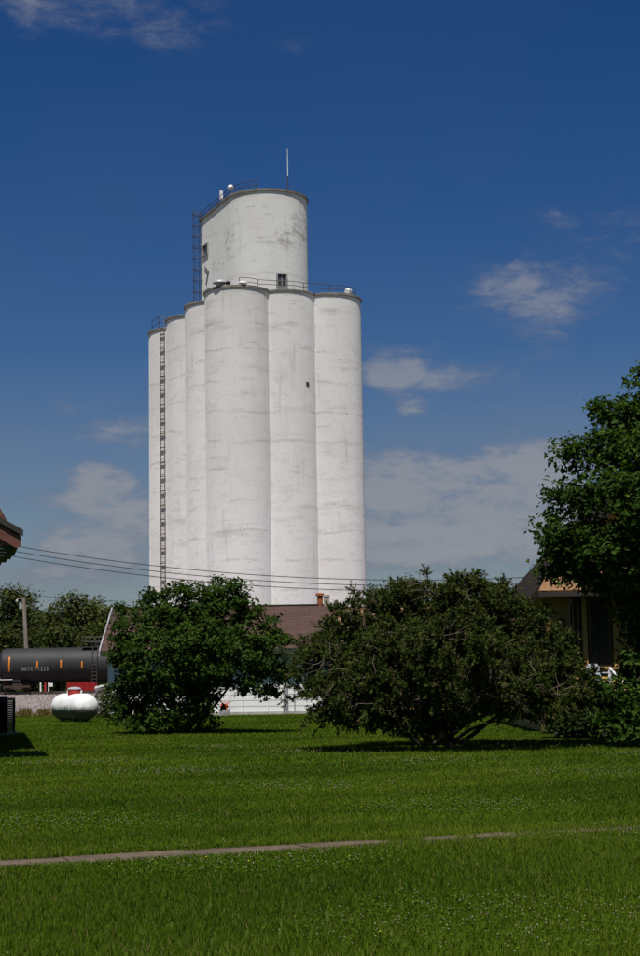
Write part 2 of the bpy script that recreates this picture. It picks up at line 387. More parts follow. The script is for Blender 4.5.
# gravel yard and ballast bank rising to the track
TY = 152.0
RAIL_Z = at(40, 691.5, TY).z
def make_gravel():
    prof = [(80.5, -0.05), (82, 0.03), (100, 0.10), (125, 0.22), (143, 0.30), (148.6, RAIL_Z - 0.30), (155.4, RAIL_Z - 0.30), (161, 0.1), (166, -0.05)]
    xs = np.arange(-120, 121, 4.0); vs = []
    for (y, z) in prof:
        for x in xs: vs.append((x, y + 0.5 * math.sin(x * 0.35 + y), z))
    w = len(xs); fs = [(i * w + j, i * w + j + 1, (i + 1) * w + j + 1, (i + 1) * w + j) for i in range(len(prof) - 1) for j in range(w - 1)]
    tag(MB().add(vs, fs).build('gravel_bank', 'gravel', smooth=True), kind='structure')
    # loose ballast stones
    n = 26000; y = rng.uniform(81, 151, n); x = rng.uniform(-0.215, -0.115, n) * y
    z = np.interp(y, [p[0] for p in prof], [p[1] for p in prof]); s = rng.uniform(0.03, 0.085, n)
    ang = rng.uniform(0, 6.28, n); base = np.array([[1, 0, 0], [-0.5, 0.87, 0], [-0.5, -0.87, 0], [0, 0, 1.0]])
    ca, sa = np.cos(ang), np.sin(ang)
    P = np.empty((n, 4, 3))
    for k in range(4):
        bx, by, bz = base[k] * rng.uniform(0.6, 1.3, (n, 1)).T.repeat(3, 0).T[0] if False else base[k]
        j = rng.uniform(0.6, 1.3, n)
        P[:, k, 0] = x + s * j * (bx * ca - by * sa); P[:, k, 1] = y + s * j * (bx * sa + by * ca); P[:, k, 2] = z + s * j * bz - 0.004
    F4 = np.array([[0, 1, 3], [1, 2, 3], [2, 0, 3]])
    faces = (np.arange(n)[:, None, None] * 4 + F4[None]).reshape(-1, 3)
    g = rng.uniform(0.06, 0.32, n)[:, None]; tint = np.array([[1.0, 0.83, 0.78]]) ** rng.uniform(0.2, 1.4, (n, 1)); c = np.repeat(g * tint, 4, 0)
    tag(np_mesh('ballast_stones', P.reshape(-1, 3), 4, 'stone_tint', c, faces=faces), 'pinkish grey loose stones on the railway bank', 'gravel', kind='stuff')
make_gravel()
kb = MB(); a_, b_ = gp(-30, 717.5), gp(58, 715.2)
dirv = (b_ - a_).normalized(); nv_ = Vector((-dirv.y, dirv.x, 0))
kb.add([a_ + Vector((0, 0, z)) + nv_ * w for z in (-0.05, 0.06) for w in (0, 0.35)] + [b_ + Vector((0, 0, z)) + nv_ * w for z in (-0.05, 0.06) for w in (0, 0.35)],
       [(2, 3, 7, 6), (0, 2, 6, 4), (1, 5, 7, 3), (0, 1, 3, 2), (4, 6, 7, 5)])
tag(kb.build('kerb', 'concrete_pad'), kind='structure')

# ------------------------------------------------------------------ railway track
def make_track():
    root = empty('railway_track', (0, TY, RAIL_Z)); tag(root, 'rusty railway track on top of the gravel bank under the black tank car', 'railway track', kind='structure')
    for s in (-1, 1):
        m = MB(); m.box((-10, s * 0.755, -0.015), (180, 0.07, 0.03)); m.box((-10, s * 0.755, -0.085), (180, 0.02, 0.11)); m.box((-10, s * 0.755, -0.15), (180, 0.14, 0.02)); m.build('rail', 'rail_steel', root)
    sl_ = MB().box((0, 0, 0), (0.23, 2.6, 0.16)).build('sleeper', 'sleeper_wood', root, loc=(-50, 0, -0.245))
    for i in range(1, 60): share(sl_, 'sleeper', (-50 + i * 0.62, 0, -0.245), root)
make_track()

# ------------------------------------------------------------------ concrete path across the lawn
PA, PB = gp(-60, 867.2), gp(700, 824)
PD = (PB - PA).normalized(); PN = Vector((-PD.y, PD.x, 0)); PLEN = (PB - PA).length
def make_path():
    root = empty('sidewalk', PA); tag(root, 'narrow weathered concrete path crossing the lawn', 'path', kind='structure')
    ea = MB(); k_ = 80
    for i in range(k_ + 1):
        p = PD * (PLEN * i / k_); wa, wb = .43 + .05 * math.sin(i * 1.9), .36 + .05 * math.sin(i * 2.7 + 1)
        ea.v += [tuple(p + PN * wa + Vector((0, 0, -.012))), tuple(p - PN * wb + Vector((0, 0, -.012)))]
        if i: ea.f.append((2 * i - 2, 2 * i - 1, 2 * i + 1, 2 * i))
    ea.build('bare_earth', 'earth', root)
    L_ = 1.15; n = int(PLEN / L_) + 1
    for i in range(n):
        m = MB(); ln = L_ - 0.015
        z0 = -0.005 + 0.004 * math.sin(i * 2.1); hw = 0.30
        m.box((0, 0, 0), (ln, hw * 2, 0.09))
        o = m.build('slab', 'path_concrete', root, loc=tuple(PD * (i * L_ + L_ / 2) + Vector((0, 0, z0 - 0.045))))
        o.rotation_euler = (0.008 * math.sin(i * 1.7), 0.008 * math.cos(i * 2.3), math.atan2(PD.y, PD.x))
make_path()

# ------------------------------------------------------------------ grass
def make_grass():
    bands = [(7.6, 12, 5200, 1.0), (12, 18, 3300, 1.0), (18, 28, 1600, 1.0), (28, 45, 560, 1.0), (45, 81, 210, 1.0)]
    allv, allc = [], []
    for (y0, y1, den, _) in bands:
        hw = 0.225; xm = 1.6
        area = (y1 - y0) * (hw * (y0 + y1) + 2 * xm); n = int(area * den)
        y = rng.uniform(y0, y1, n); x = rng.uniform(-1, 1, n) * (hw * y1 + xm)
        k = np.abs(x) < hw * y + xm; x, y = x[k], y[k]
        # tufting: pull the blades a little towards random tuft centres
        cell = 0.07 + 0.003 * y
        hx = np.floor(x / cell); hy = np.floor(y / cell); h = np.sin(hx * 127.1 + hy * 311.7) * 43758.5453; h2 = np.sin(hx * 269.5 + hy * 183.3) * 43758.5453
        h -= np.floor(h); h2 -= np.floor(h2)
        if y0 >= 12: h, h2 = rng.random(len(x)), rng.random(len(x))
        else: x += ((hx + h) * cell - x) * 0.22; y += ((hy + h2) * cell - y) * 0.22
        # keep the path mostly clear: grass creeps over it more and more to the right
        d = (x - PA.x) * PN.x + (y - PA.y) * PN.y; t = (x - PA.x) * PD.x + (y - PA.y) * PD.y
        pxx = 320 + F * x / y
        half = 0.05 * (d > 0) + np.interp(pxx, [-50, 200, 330, 372, 392, 408, 420, 440, 456, 470, 500, 560, 640], [0.345, 0.32, 0.25, 0.13, -0.1, -0.1, 0.16, 0.15, -0.05, 0.02, 0.05, 0.01, 0.05]) + 0.07 * (h - 0.5) + 0.05 * np.sin(t * 5) * 0.6
        k = ~(np.abs(d) < half); x, y, h, h2, d = x[k], y[k], h[k], h2[k], d[k]
        n = len(x)
        # thin, trodden and lush patches
        lush = 0.5 + 0.25 * np.sin(x * 0.9 + 1.3 * np.sin(y * 0.37)) + 0.25 * np.sin(y * 0.8 + 1.1 * np.sin(x * 0.51 + 2)) + 0.3 * (h - 0.5)
        H = (0.022 + 0.026 * rng.random(n) + 0.020 * np.clip(lush, 0, 1.2)) * (1.0 + 0.35 * (rng.random(n) < 0.04))
        H = H * np.where(d > 0.5, 0.78, 1.0) * np.interp(y, [8, 14, 40], [0.95, 0.92, 0.9])
        w = (0.0016 + 0.00040 * y) * rng.uniform(0.7, 1.4, n)
        a = rng.uniform(0, 2 * np.pi, n); lean = rng.uniform(0.15, 0.95, n) * H; la = rng.uniform(0, 2 * np.pi, n)
        bx, by = np.cos(a) * w, np.sin(a) * w; bz = lawn_z(x, y) - 0.022
        V = np.empty((n, 3, 3))
        V[:, 0] = np.stack([x - bx, y - by, bz], -1); V[:, 1] = np.stack([x + bx, y + by, bz], -1)
        V[:, 2] = np.stack([x + np.cos(la) * lean, y + np.sin(la) * lean, bz + 0.02 + H], -1)
        mow = 0.5 + 0.5 * np.tanh(2.0 * np.sin((d + 0.12 * np.sin(x * 0.7) + 0.02 * x * x * 0.1) * 2 * np.pi / 2.3))        # mower passes
        mow = np.where(d > 0.4, mow, 0.5)
        q = np.clip(0.42 * lush + 0.34 * rng.random(n) + 0.24 * mow * (0.6 + 0.8 * lush) - 0.02, 0, 1)[:, None]
        c = (1 - q) * np.array([[0.039, 0.088, 0.005]]) + q * np.array([[0.134, 0.196, 0.013]])
        dry = (rng.random(n) < 0.035 + 0.06 * (np.sin(x * 2.1 + 1.7 * np.sin(y * 1.3)) * np.sin(y * 1.9 + x) > 0.55))[:, None]; c = np.where(dry, np.array([[0.19, 0.165, 0.055]]), c)
        c *= rng.uniform(0.75, 1.25, (n, 1))
        allv.append(V.reshape(-1, 3)); allc.append(np.repeat(c, 3, 0))
    o = np_mesh('lawn_grass', np.concatenate(allv), 3, 'grass_blade', np.concatenate(allc))
    tag(o, 'short mown green grass covering the whole lawn', 'grass', kind='stuff')
make_grass()

def make_flowers():
    n = 16000; y = 9.0 + 30 * rng.random(n); x = rng.uniform(-1, 1, n) * (0.22 * y + 1)
    keep = (np.sin(x * 1.1 + 0.6 * y) + np.sin(y * 1.3 - x * 0.45 + 1) + rng.normal(0, 0.45, n)) > 1.0
    x, y = x[keep], y[keep]; d = (x - PA.x) * PN.x + (y - PA.y) * PN.y; k = np.abs(d) > 0.3; x, y = x[k], y[k]; n = len(x)
    r = rng.uniform(0.003, 0.0055, n) + 0.00018 * y; z = lawn_z(x, y) + rng.uniform(0.03, 0.06, n)
    O = np.array([[1, 0, 0], [0, 1, 0], [-1, 0, 0], [0, -1, 0], [0, 0, 1], [0, 0, -1.0]])
    V = np.stack([x, y, z], -1)[:, None] + O[None] * r[:, None, None]
    Fo = np.array([[0, 1, 4], [1, 2, 4], [2, 3, 4], [3, 0, 4], [1, 0, 5], [2, 1, 5], [3, 2, 5], [0, 3, 5]])
    faces = (np.arange(n)[:, None, None] * 6 + Fo[None]).reshape(-1, 3)
    c = np.where((rng.random(n) < 0.006)[:, None], np.array([[0.75, 0.50, 0.02]]), np.array([[0.22, 0.215, 0.13]]) * rng.uniform(0.6, 1.2, (n, 1)))
    tag(np_mesh('clover_flowers', V.reshape(-1, 3), 6, 'petal', np.repeat(c, 6, 0), faces=faces), 'tiny white clover heads scattered through the lawn', 'clover', kind='stuff')
make_flowers()

# ------------------------------------------------------------------ grain elevator
def make_elevator():
    D, SPU, H = 5.3657, 8.10, 33.0; rz = 0.39236
    root = empty('grain_elevator', (-6.524, 128.0, 0), rz)
    tag(root, 'tall white concrete grain elevator with clustered round silos and a headhouse on top', 'grain elevator')
    u = Vector((math.cos(rz), math.sin(rz), 0)); v = Vector((-u.y, u.x, 0)); org = Vector((-6.524, 128.0, 0))
    def loc(P): q = Vector(P) - org; return Vector((q.dot(u), q.dot(v), q.z))
    eye = loc((0, 0, EYE))
    def lray(px, py):
        d = ray(px, py); return Vector((d.dot(u), d.dot(v), d.z))
    def proj_px(p):                       # local point -> photo pixel
        w = org + u * p.x + v * p.y + Vector((0, 0, p.z)) - Vector((0, 0, EYE))
        zc = w.dot(_f); return 320 + F * w.dot(_r) / zc, 478 - F * w.dot(_u) / zc
    S0, HR, HL, HT = 3.80, 3.50, 7.35, 42.25; xc = SPU / 2
    def on_end(px, py):                   # point on the rounded end of the headhouse
        d = lray(px, py); o = eye - Vector((xc, S0, 0)); a = d.x ** 2 + d.y ** 2; b = 2 * (o.x * d.x + o.y * d.y); c = o.x ** 2 + o.y ** 2 - HR ** 2
        k = (-b - math.sqrt(max(b * b - 4 * a * c, 0))) / (2 * a); return eye + d * k
    def on_flat(px, py):
        d = lray(px, py); k = (xc - HR - eye.x) / d.x; return eye + d * k
    mk = on_end(284, 240); mk2 = on_end(302, 235)
    concrete = concrete_paint('silo_paint')
    hconc = concrete_paint('headhouse_paint', [(mk.x, mk.y, mk.z, 1.25), (mk2.x, mk2.y, mk2.z + .5, 2.0), (xc - HR, S0, 38.6, 1.6)])
    bins = [(0, i * D) for i in range(4)] + [(SPU, i * D) for i in range(4)] + [(xc, 0), (xc, 3 * D)]
    for i, (bx, by) in enumerate(bins):
        s = MB().lathe([(D / 2, -0.3), (D / 2, 12), (D / 2, 24), (D / 2, H - 0.19)], 72, (bx, by, 0)).build('silo', concrete, root, smooth=True)
        rr = D / 2 + 0.10; hh = H - 0.004 * i - (0.012 if bx == xc else 0)
        MB().lathe([(rr - 0.1, H - 0.22), (rr, H - 0.20), (rr, hh - 0.03), (rr - 0.03, hh), (0.02, hh)], 72, (bx, by, 0)).build('roof_rim', 'rim_grey', s, smooth=True)
    MB().span((0, 0, H - 0.5), (SPU, 3 * D, H - 0.06)).build('roof_slab', 'roof_tar', root)
    # headhouse: straight sides, rounded end towards the camera
    pts = [(xc + HR * math.cos(a), S0 + HR * math.sin(a)) for a in np.linspace(math.pi, 2 * math.pi, 49)] + [(xc + HR, S0 + HL), (xc - HR, S0 + HL)]
    n = len(pts); m = MB(); zs = [H - 0.1, 36, 39, HT - 0.19]
    for z in zs: m.v += [(x, y, z) for x, y in pts]
    for i in range(len(zs) - 1):
        for j in range(n): m.f.append((i * n + j, i * n + (j + 1) % n, (i + 1) * n + (j + 1) % n, (i + 1) * n + j))
    hh = m.build('headhouse', hconc, root, smooth=True)
    def grow(k): return [(xc + (HR + k) * math.cos(a), S0 + (HR + k) * math.sin(a)) for a in np.linspace(math.pi, 2 * math.pi, 49)] + [(xc + HR + k, S0 + HL + k), (xc - HR - k, S0 + HL + k)]
    MB().prism(grow(0.12), HT - 0.20, HT).build('roof_rim', 'rim_grey', hh)
    # windows
    def window(c, along, out, w, h, cols, rows, parent):
        along = Vector(along).normalized(); out = Vector(out).normalized(); rot = Matrix((along, out, Vector((0, 0, 1)))).transposed()
        f = MB()
        for s in (-1, 1):
            f.box(Vector(c) + along * s * w / 2 + out * 0.05, (0.10, 0.16, h + 0.1), rot); f.box(Vector(c) + Vector((0, 0, s * h / 2)) + out * 0.05, (w - 0.1, 0.16, 0.10), rot)
        f.box(Vector(c) - out * 0.06, (w, 0.06, h), rot)
        fo = f.build('window', 'window_frame_grey', parent)
        cw, ch = (w - 0.1) / cols, (h - 0.1) / rows
        for i in range(cols):
            for j in range(rows):
                MB().box(Vector(c) + along * ((i + .5) * cw - (w - .1) / 2) + Vector((0, 0, (j + .5) * ch - (h - .1) / 2)) + out * 0.0, (cw - 0.05, 0.04, ch - 0.05), rot).build('pane', 'window_dark', fo)
    p = on_end(281.7, 280.5); nrm = Vector((p.x - xc, p.y - S0, 0)).normalized(); window(p, Vector((-nrm.y, nrm.x, 0)), nrm, 0.86, 1.12, 2, 2, root)
    p = on_flat(206, 249.5); window(p, (0, 1, 0), (-1, 0, 0), 1.30, 0.95, 2, 2, root)
    # bent conduit on the flat side
    q = [on_flat(*c) + Vector((-0.06, 0, 0)) for c in ((205, 265.5), (209, 271), (206.5, 285))]
    MB().tube(q, 0.05, 6).build('conduit', 'rusty_steel', root)
    # caged ladders
    def ladder(p0, out, side, z0, z1, w=0.5, cage=True, mat='rusty_steel', hoop=1.15, first=2.4):
        out = Vector(out).normalized(); side = Vector(side).normalized(); o0 = Vector(p0); m = MB()
        for s in (-1, 1): m.tube([o0 + side * s * w / 2 + Vector((0, 0, z0)), o0 + side * s * w / 2 + Vector((0, 0, z1))], 0.028, 6)
        lad = m.build('ladder', mat, root)
        rung = MB().tube([-side * w / 2, side * w / 2], 0.013, 5).build('rung', mat, lad, loc=o0 + Vector((0, 0, z0 + 0.3)))
        z = z0 + 0.65
        while z < z1: share(rung, 'rung', o0 + Vector((0, 0, z)), lad); z += 0.35
        if cage:
            c = MB(); zz_ = z0 + first
            while zz_ <= z1:
                arc = [o0 + side * 0.36 * math.cos(t) + out * (0.62 * math.sin(t)) + Vector((0, 0, zz_)) for t in np.linspace(0, math.pi, 9)]
                c.tube(arc, 0.03, 5); c.tube([arc[0] - out * 0.3, arc[0]], 0.03, 5); c.tube([arc[-1] - out * 0.3, arc[-1]], 0.03, 5); zz_ += hoop
            for t in (0.25, 0.5, 0.75):
                e = o0 + side * 0.36 * math.cos(t * math.pi) + out * (0.62 * math.sin(t * math.pi)); c.tube([e + Vector((0, 0, z0 + first)), e + Vector((0, 0, z1))], 0.022, 5)
            c.build('safety_cage', mat, lad)
    ladder((xc - HR - 0.18, S0 + HL - 0.30, 0), (-1, 0, 0), (0, 1, 0), H, HT + 0.7, 0.5, hoop=1.0, first=0.6, mat='dark_steel')
    best = min(np.linspace(math.pi * 0.9, math.pi * 1.5, 200), key=lambda a: abs(proj_px(Vector(((D / 2 + .25) * math.cos(a), 3 * D + (D / 2 + .25) * math.sin(a), 20)))[0] - 162.3))
    o_ = Vector((math.cos(best), math.sin(best), 0)); c_ = Vector((0, 3 * D, 0)) + o_ * (D / 2 + 0.22)
    ladder(c_, o_, (-o_.y, o_.x, 0), 0.3, H + 1.1, 0.42, cage=False, mat='rusty_steel')
    # standoff brackets of the long ladder, spaced as they show against the wall
    br = MB().box((0, 0, 0), (0.50, 0.14, 0.06), Matrix.Rotation(math.atan2(o_.x, -o_.y), 3, 'Z')).build('bracket', 'dark_steel', root, loc=c_ - o_ * 0.05 + Vector((0, 0, 1.6)))
    for i in range(1, 25): share(br, 'bracket', c_ - o_ * 0.05 + Vector((0, 0, 1.6 + i * 1.28)), root)
    # guard rails
    def rail(path, h=1.05, name='guard_rail', step=1.6):
        path = [Vector(p) for p in path]; m = MB()
        for z in (h, h * 0.52): m.tube([p + Vector((0, 0, z)) for p in path], 0.028, 5)
        g = m.build(name, 'dark_steel', root); acc = 0; m = MB().tube([(0, 0, 0), (0, 0, h)], 0.028, 5); po = None
        for i, p in enumerate(path):
            if i: acc += (p - path[i - 1]).length
            if i == 0 or acc >= step:
                acc = 0
                if po is None: po = m.build('rail_post', 'dark_steel', g, loc=p)
                else: share(po, 'rail_post', p, g)
    arcA = [(-0.0 + 2.2 * math.cos(a), 2.2 * math.sin(a), H) for a in np.linspace(R(255), R(300), 5)]
    arcB = [(xc + 2.3 * math.cos(a), 2.3 * math.sin(a), H) for a in np.linspace(R(245), R(295), 5)]
    arcC = [(SPU + 2.3 * math.cos(a), 2.3 * math.sin(a), H) for a in np.linspace(R(250), R(360), 10)]
    rail(arcA + arcB + arcC + [(SPU + 2.3, y, H) for y in (2, 4, 6, 8)], 0.72)
    rail([(-2.2, 3 * D + 1, H), (-2.2, 3 * D - 1.2, H)], 1.1)
    rail([(xc - HR + 0.15, S0 + HL - 0.3 - k, HT) for k in np.linspace(0, HL - 0.3, 8)] + [(xc + (HR - .2) * math.cos(a), S0 + (HR - .2) * math.sin(a), HT) for a in np.linspace(R(185), R(235), 5)], 0.75)
    # roof fittings
    def top_at(px, Yw, z):                # local point at photo column px and world depth Yw
        w = at(px, 300, Yw); return loc((w.x, Yw, z))
    p = top_at(289.5, 131.0, HT); an = MB().tube([p, p + Vector((0, 0, 1.55))], 0.045, 6).build('antenna', 'dark_steel', root)
    MB().tube([p + Vector((0, 0, 1.55)), p + Vector((0, 0, 3.85))], [0.038, 0.022], 6).build('antenna_whip', 'white_metal', an)
    p = top_at(222, 134.0, HT)
    b = MB().tube([p, p + Vector((0, 0, 0.7))], 0.05, 6); b.box(p + Vector((0, 0, 0.85)), (0.25, 0.18, 0.75)); b.build('roof_aerial', 'white_metal', root)
    p = top_at(231.5, 131.6, HT)
    b = MB().tube([p, p + Vector((0, 0, 0.55))], 0.045, 6); b.lathe([(0.02, -0.28), (0.2, -0.2), (0.28, 0), (0.2, 0.2), (0.02, 0.28)], 12, p + Vector((0, 0, 0.75))); b.build('roof_lamp', 'white_metal', root, smooth=True)
    p = top_at(348.5, 130.6, H)
    b = MB().tube([p, p + Vector((0, 0, 0.25))], 0.09, 8); b.lathe([(0.02, -0.34), (0.26, -0.22), (0.34, 0), (0.26, 0.22), (0.02, 0.34)], 14, p + Vector((0, 0, 0.55))); b.build('roof_vent', 'white_metal', root, smooth=True)
    p = top_at(220, 125.9, H)
    b = MB().lathe([(0.30, 0), (0.30, 0.22), (0.62, 0.28), (0.55, 0.44), (0.02, 0.52)], 18, p); b.build('roof_vent', 'galvanised', root, smooth=True)
    p = top_at(228, 125.7, H)
    b = MB().lathe([(0.16, 0), (0.16, 0.25), (0.26, 0.27), (0.02, 0.42)], 12, p); b.build('roof_vent', 'dark_steel', root, smooth=True)
    p = top_at(243, 125.5, H)
    b = MB().lathe([(0.28, 0), (0.36, 0.14), (0.30, 0.26), (0.02, 0.34)], 14, p); b.build('roof_vent', 'white_metal', root, smooth=True)
    # ladder stub seen above the second and third silo roofs, and the dark hole on the middle silo
    q = lray(307.5, 384); d = q; o = eye - Vector((xc, 0, 0)); a = d.x ** 2 + d.y ** 2; b2 = 2 * (o.x * d.x + o.y * d.y); c2 = o.x ** 2 + o.y ** 2 - (D / 2) ** 2
    k = (-b2 - math.sqrt(max(b2 * b2 - 4 * a * c2, 0))) / (2 * a); p = eye + d * k; nn = Vector((p.x - xc, p.y, 0)).normalized()
    MB().box(p, (0.30, 0.10, 0.34), Matrix((Vector((-nn.y, nn.x, 0)), nn, Vector((0, 0, 1)))).transposed()).build('vent_cover', 'dark_steel', root)
make_elevator()

# ------------------------------------------------------------------ white shed with purple-brown roof
def slope(name, a, b, c, d, thick, mat, parent):
    """roof slope: a,b along the ridge; c,d along the eave (c below b, d below a)"""
    a, b, c, d = map(Vector, (a, b, c, d)); n = (b - a).cross(d - a).normalized()
    if n.z < 0: n = -n
    t = n * -thick
    o = MB().add([a, b, c, d, a + t, b + t, c + t, d + t], [(0, 1, 2, 3), (7, 6, 5, 4), (0, 4, 5, 1), (1, 5, 6, 2), (2, 6, 7, 3), (3, 7, 4, 0)]).build(name, mat, parent)
    plane_uv(o, (b - a).normalized(), ((a + b) / 2 - (c + d) / 2).normalized()); return o

def make_shed():
    YR, YE = 76.4, 72.4; YW = 73.0
    rl, rr = at(113, 607, YR), at(327, 605.5, YR); zr = (rl.z + rr.z) / 2; ze = at(300, 648, YE).z
    el = rl.x - 0.05; er = at(347, 648, YE).x
    root = empty('white_shed', ((el + er) / 2, 76, 0)); ox, oy = (el + er) / 2, 76.0
    tag(root, 'long white shed with brownish purple shingle roof below the silos', 'shed')
    P = lambda x, y, z: (x - ox, y - oy, z)
    rf = slope('roof', P(rl.x, YR, zr), P(rr.x, YR, zr), P(er, YE, ze), P(el, YE, ze), 0.10, 'shingle_purple', root)
    slope('roof', P(rr.x, YR + .01, zr), P(rl.x, YR + .01, zr), P(el, YR + 4, ze), P(er, YR + 4, ze), 0.10, 'shingle_purple', root)
    # ridge cap, fascia, rakes
    MB().span(P(rl.x, YR - 0.12, zr - 0.02), P(rr.x, YR + 0.12, zr + 0.03)).build('ridge_cap', 'dark_board', root)
    MB().span(P(el, YE - 0.03, ze - 0.24), P(er, YE + 0.01, ze - 0.02)).build('fascia', 'green_board', root)
    MB().span(P(el, YE + 0.02, ze - 0.235), P(er, YW + 0.1, ze - 0.20)).build('soffit', 'green_board', root)
    def rake(a, b, mat, w=0.16):
        a, b = Vector(a), Vector(b); m = MB()
        m.add([a + Vector((0, -.03, -.22)), a + Vector((w, -.03, -.22)), a + Vector((w, -.03, .03)), a + Vector((0, -.03, .03)), b + Vector((0, -.06, -.22)), b + Vector((w, -.06, -.22)), b + Vector((w, -.06, .03)), b + Vector((0, -.06, .03))],
              [(0, 1, 2, 3), (7, 6, 5, 4), (0, 4, 5, 1), (1, 5, 6, 2), (2, 6, 7, 3), (3, 7, 4, 0)]); m.build('rake_board', mat, root)
    rake(P(rl.x - 0.08, YR, zr), P(el - 0.08, YE, ze), 'post_grey', 0.07); rake(P(rr.x + 0.0, YR, zr), P(er, YE, ze), 'dark_board')
    wl, wr = el + 0.25, er - 0.3; zw = ze - 0.24
    core = MB(); core.span(P(wl + .02, YW + 0.05, 0.0), P(wr - .02, 79.7, zw)); core.build('wall', 'white_board', root)
    for xs in ((wl, wl + .05), (rr.x - .2, rr.x - .15)):
        g = MB(); g.add([P(x, y, z) for x in xs for (y, z) in ((YW + .06, zw), (YR, zr - .12), (79.7, zw))], [(0, 1, 2), (5, 4, 3), (0, 3, 4, 1), (1, 4, 5, 2), (0, 2, 5, 3)]); g.build('gable', 'white_board', root)
    # lap boards on the front
    nb = 10; bh = (zw - 0.14) / nb; m = MB(); y0 = YW - oy
    m.add([(wl - ox, y0 + .045, 0), (wr - ox, y0 + .045, 0), (wr - ox, y0 + .014, 0), (wl - ox, y0 + .014, 0), (wl - ox, y0 + .045, bh), (wr - ox, y0 + .045, bh), (wr - ox, y0 + .025, bh), (wl - ox, y0 + .025, bh)],
          [(0, 1, 2, 3), (7, 6, 5, 4), (3, 2, 6, 7), (0, 3, 7, 4), (1, 5, 6, 2)])
    pl = m.build('siding_board', 'white_board', root, loc=(0, 0, 0.14))
    for i in range(1, nb): share(pl, 'siding_board', (0, 0, 0.14 + i * bh), root)
    MB().span(P(wl - .03, YW - 0.06, -0.05), P(wr + .03, YW + 0.04, 0.138)).build('sill_beam', 'concrete_pad', root)
    for px, w, mt in ((285.5, 0.22, 'post_grey'), (294.5, 0.04, 'post_grey'), (243, 0.06, 'white_board'), (229, 0.10, 'white_board'), (268, 0.05, 'white_board'), (312, 0.06, 'white_board')):
        x = at(px, 690, YW).x; MB().span(P(x - w / 2, YW - 0.14 if w > .2 else YW - 0.05, -0.02), P(x + w / 2, YW - 0.008, zw - .002)).build('post', mt, root)
    MB().lathe([(0.01, -0.06), (0.06, -0.03), (0.06, 0.05), (0.01, 0.07)], 10, P(at(302.5, 650, YE).x, YE - 0.10, ze - 0.10)).build('lamp', 'white_metal', root)
    # rusty flue and a squat masonry stack on the ridge
    x = at(320, 600, YR).x; f = MB().lathe([(0.13, -0.3), (0.13, 0.40), (0.20, 0.42), (0.20, 0.52), (0.16, 0.55), (0.10, 0.55)], 14, P(x, YR, zr)); f.build('flue', 'rust_orange', root, smooth=True)
    x = at(326.5, 600, YR).x; MB().span(P(x - .13, YR - .14, zr - .3), P(x + .13, YR + .14, zr + 0.36)).build('chimney', 'brick_tan', root); MB().span(P(x - .16, YR - .17, zr + .36), P(x + .16, YR + .17, zr + 0.46)).build('chimney_cap', 'concrete_pad', root)
make_shed()

def make_tan_building():
    Y0 = 80.0; a = at(331, 607.5, Y0); rz = R(8); Lr = 13.0
    root = empty('tan_roofed_building', (a.x, Y0, 0), rz); tag(root, 'low building with tan shingle roof half hidden behind the juniper', 'building')
    zr = a.z; ze = 3.1
    slope('roof', (0, 0, zr), (Lr, 0, zr), (Lr, -4.6, ze), (0, -4.6, ze), 0.10, 'shingle_tan', root); slope('roof', (Lr, .01, zr), (0, .01, zr), (0, 4.6, ze), (Lr, 4.6, ze), 0.10, 'shingle_tan', root)
    MB().span((0, -0.12, zr - .02), (Lr, 0.12, zr + .04)).build('ridge_cap', 'shingle_tan', root)
    for x0 in (-0.14, Lr + .01):
        m = MB(); m.add([(x, y, z) for x in (x0, x0 + .13) for (y, z) in ((-4.65, ze - .22), (-4.65, ze + .02), (0, zr + .03), (4.65, ze + .02), (4.65, ze - .22), (0, zr - .25))], [(0, 1, 2, 5), (5, 2, 3, 4), (11, 8, 7, 6), (10, 9, 8, 11), (1, 7, 8, 2), (2, 8, 9, 3), (0, 5, 11, 6), (5, 4, 10, 11), (0, 6, 7, 1), (3, 9, 10, 4)]); m.build('rake_board', 'dark_board', root)
    MB().span((0.3, -4.1, 0), (Lr - .3, 4.1, ze - .02)).build('wall', 'yellow_board', root)
    for x0 in (0.3, Lr - .35):
        MB().add([(x, y, z) for x in (x0, x0 + .05) for (y, z) in ((-4.1, ze - .03), (0, zr - .2), (4.1, ze - .03))], [(0, 1, 2), (5, 4, 3), (0, 3, 4, 1), (1, 4, 5, 2), (0, 2, 5, 3)]).build('gable', 'dark_board', root)
make_tan_building()

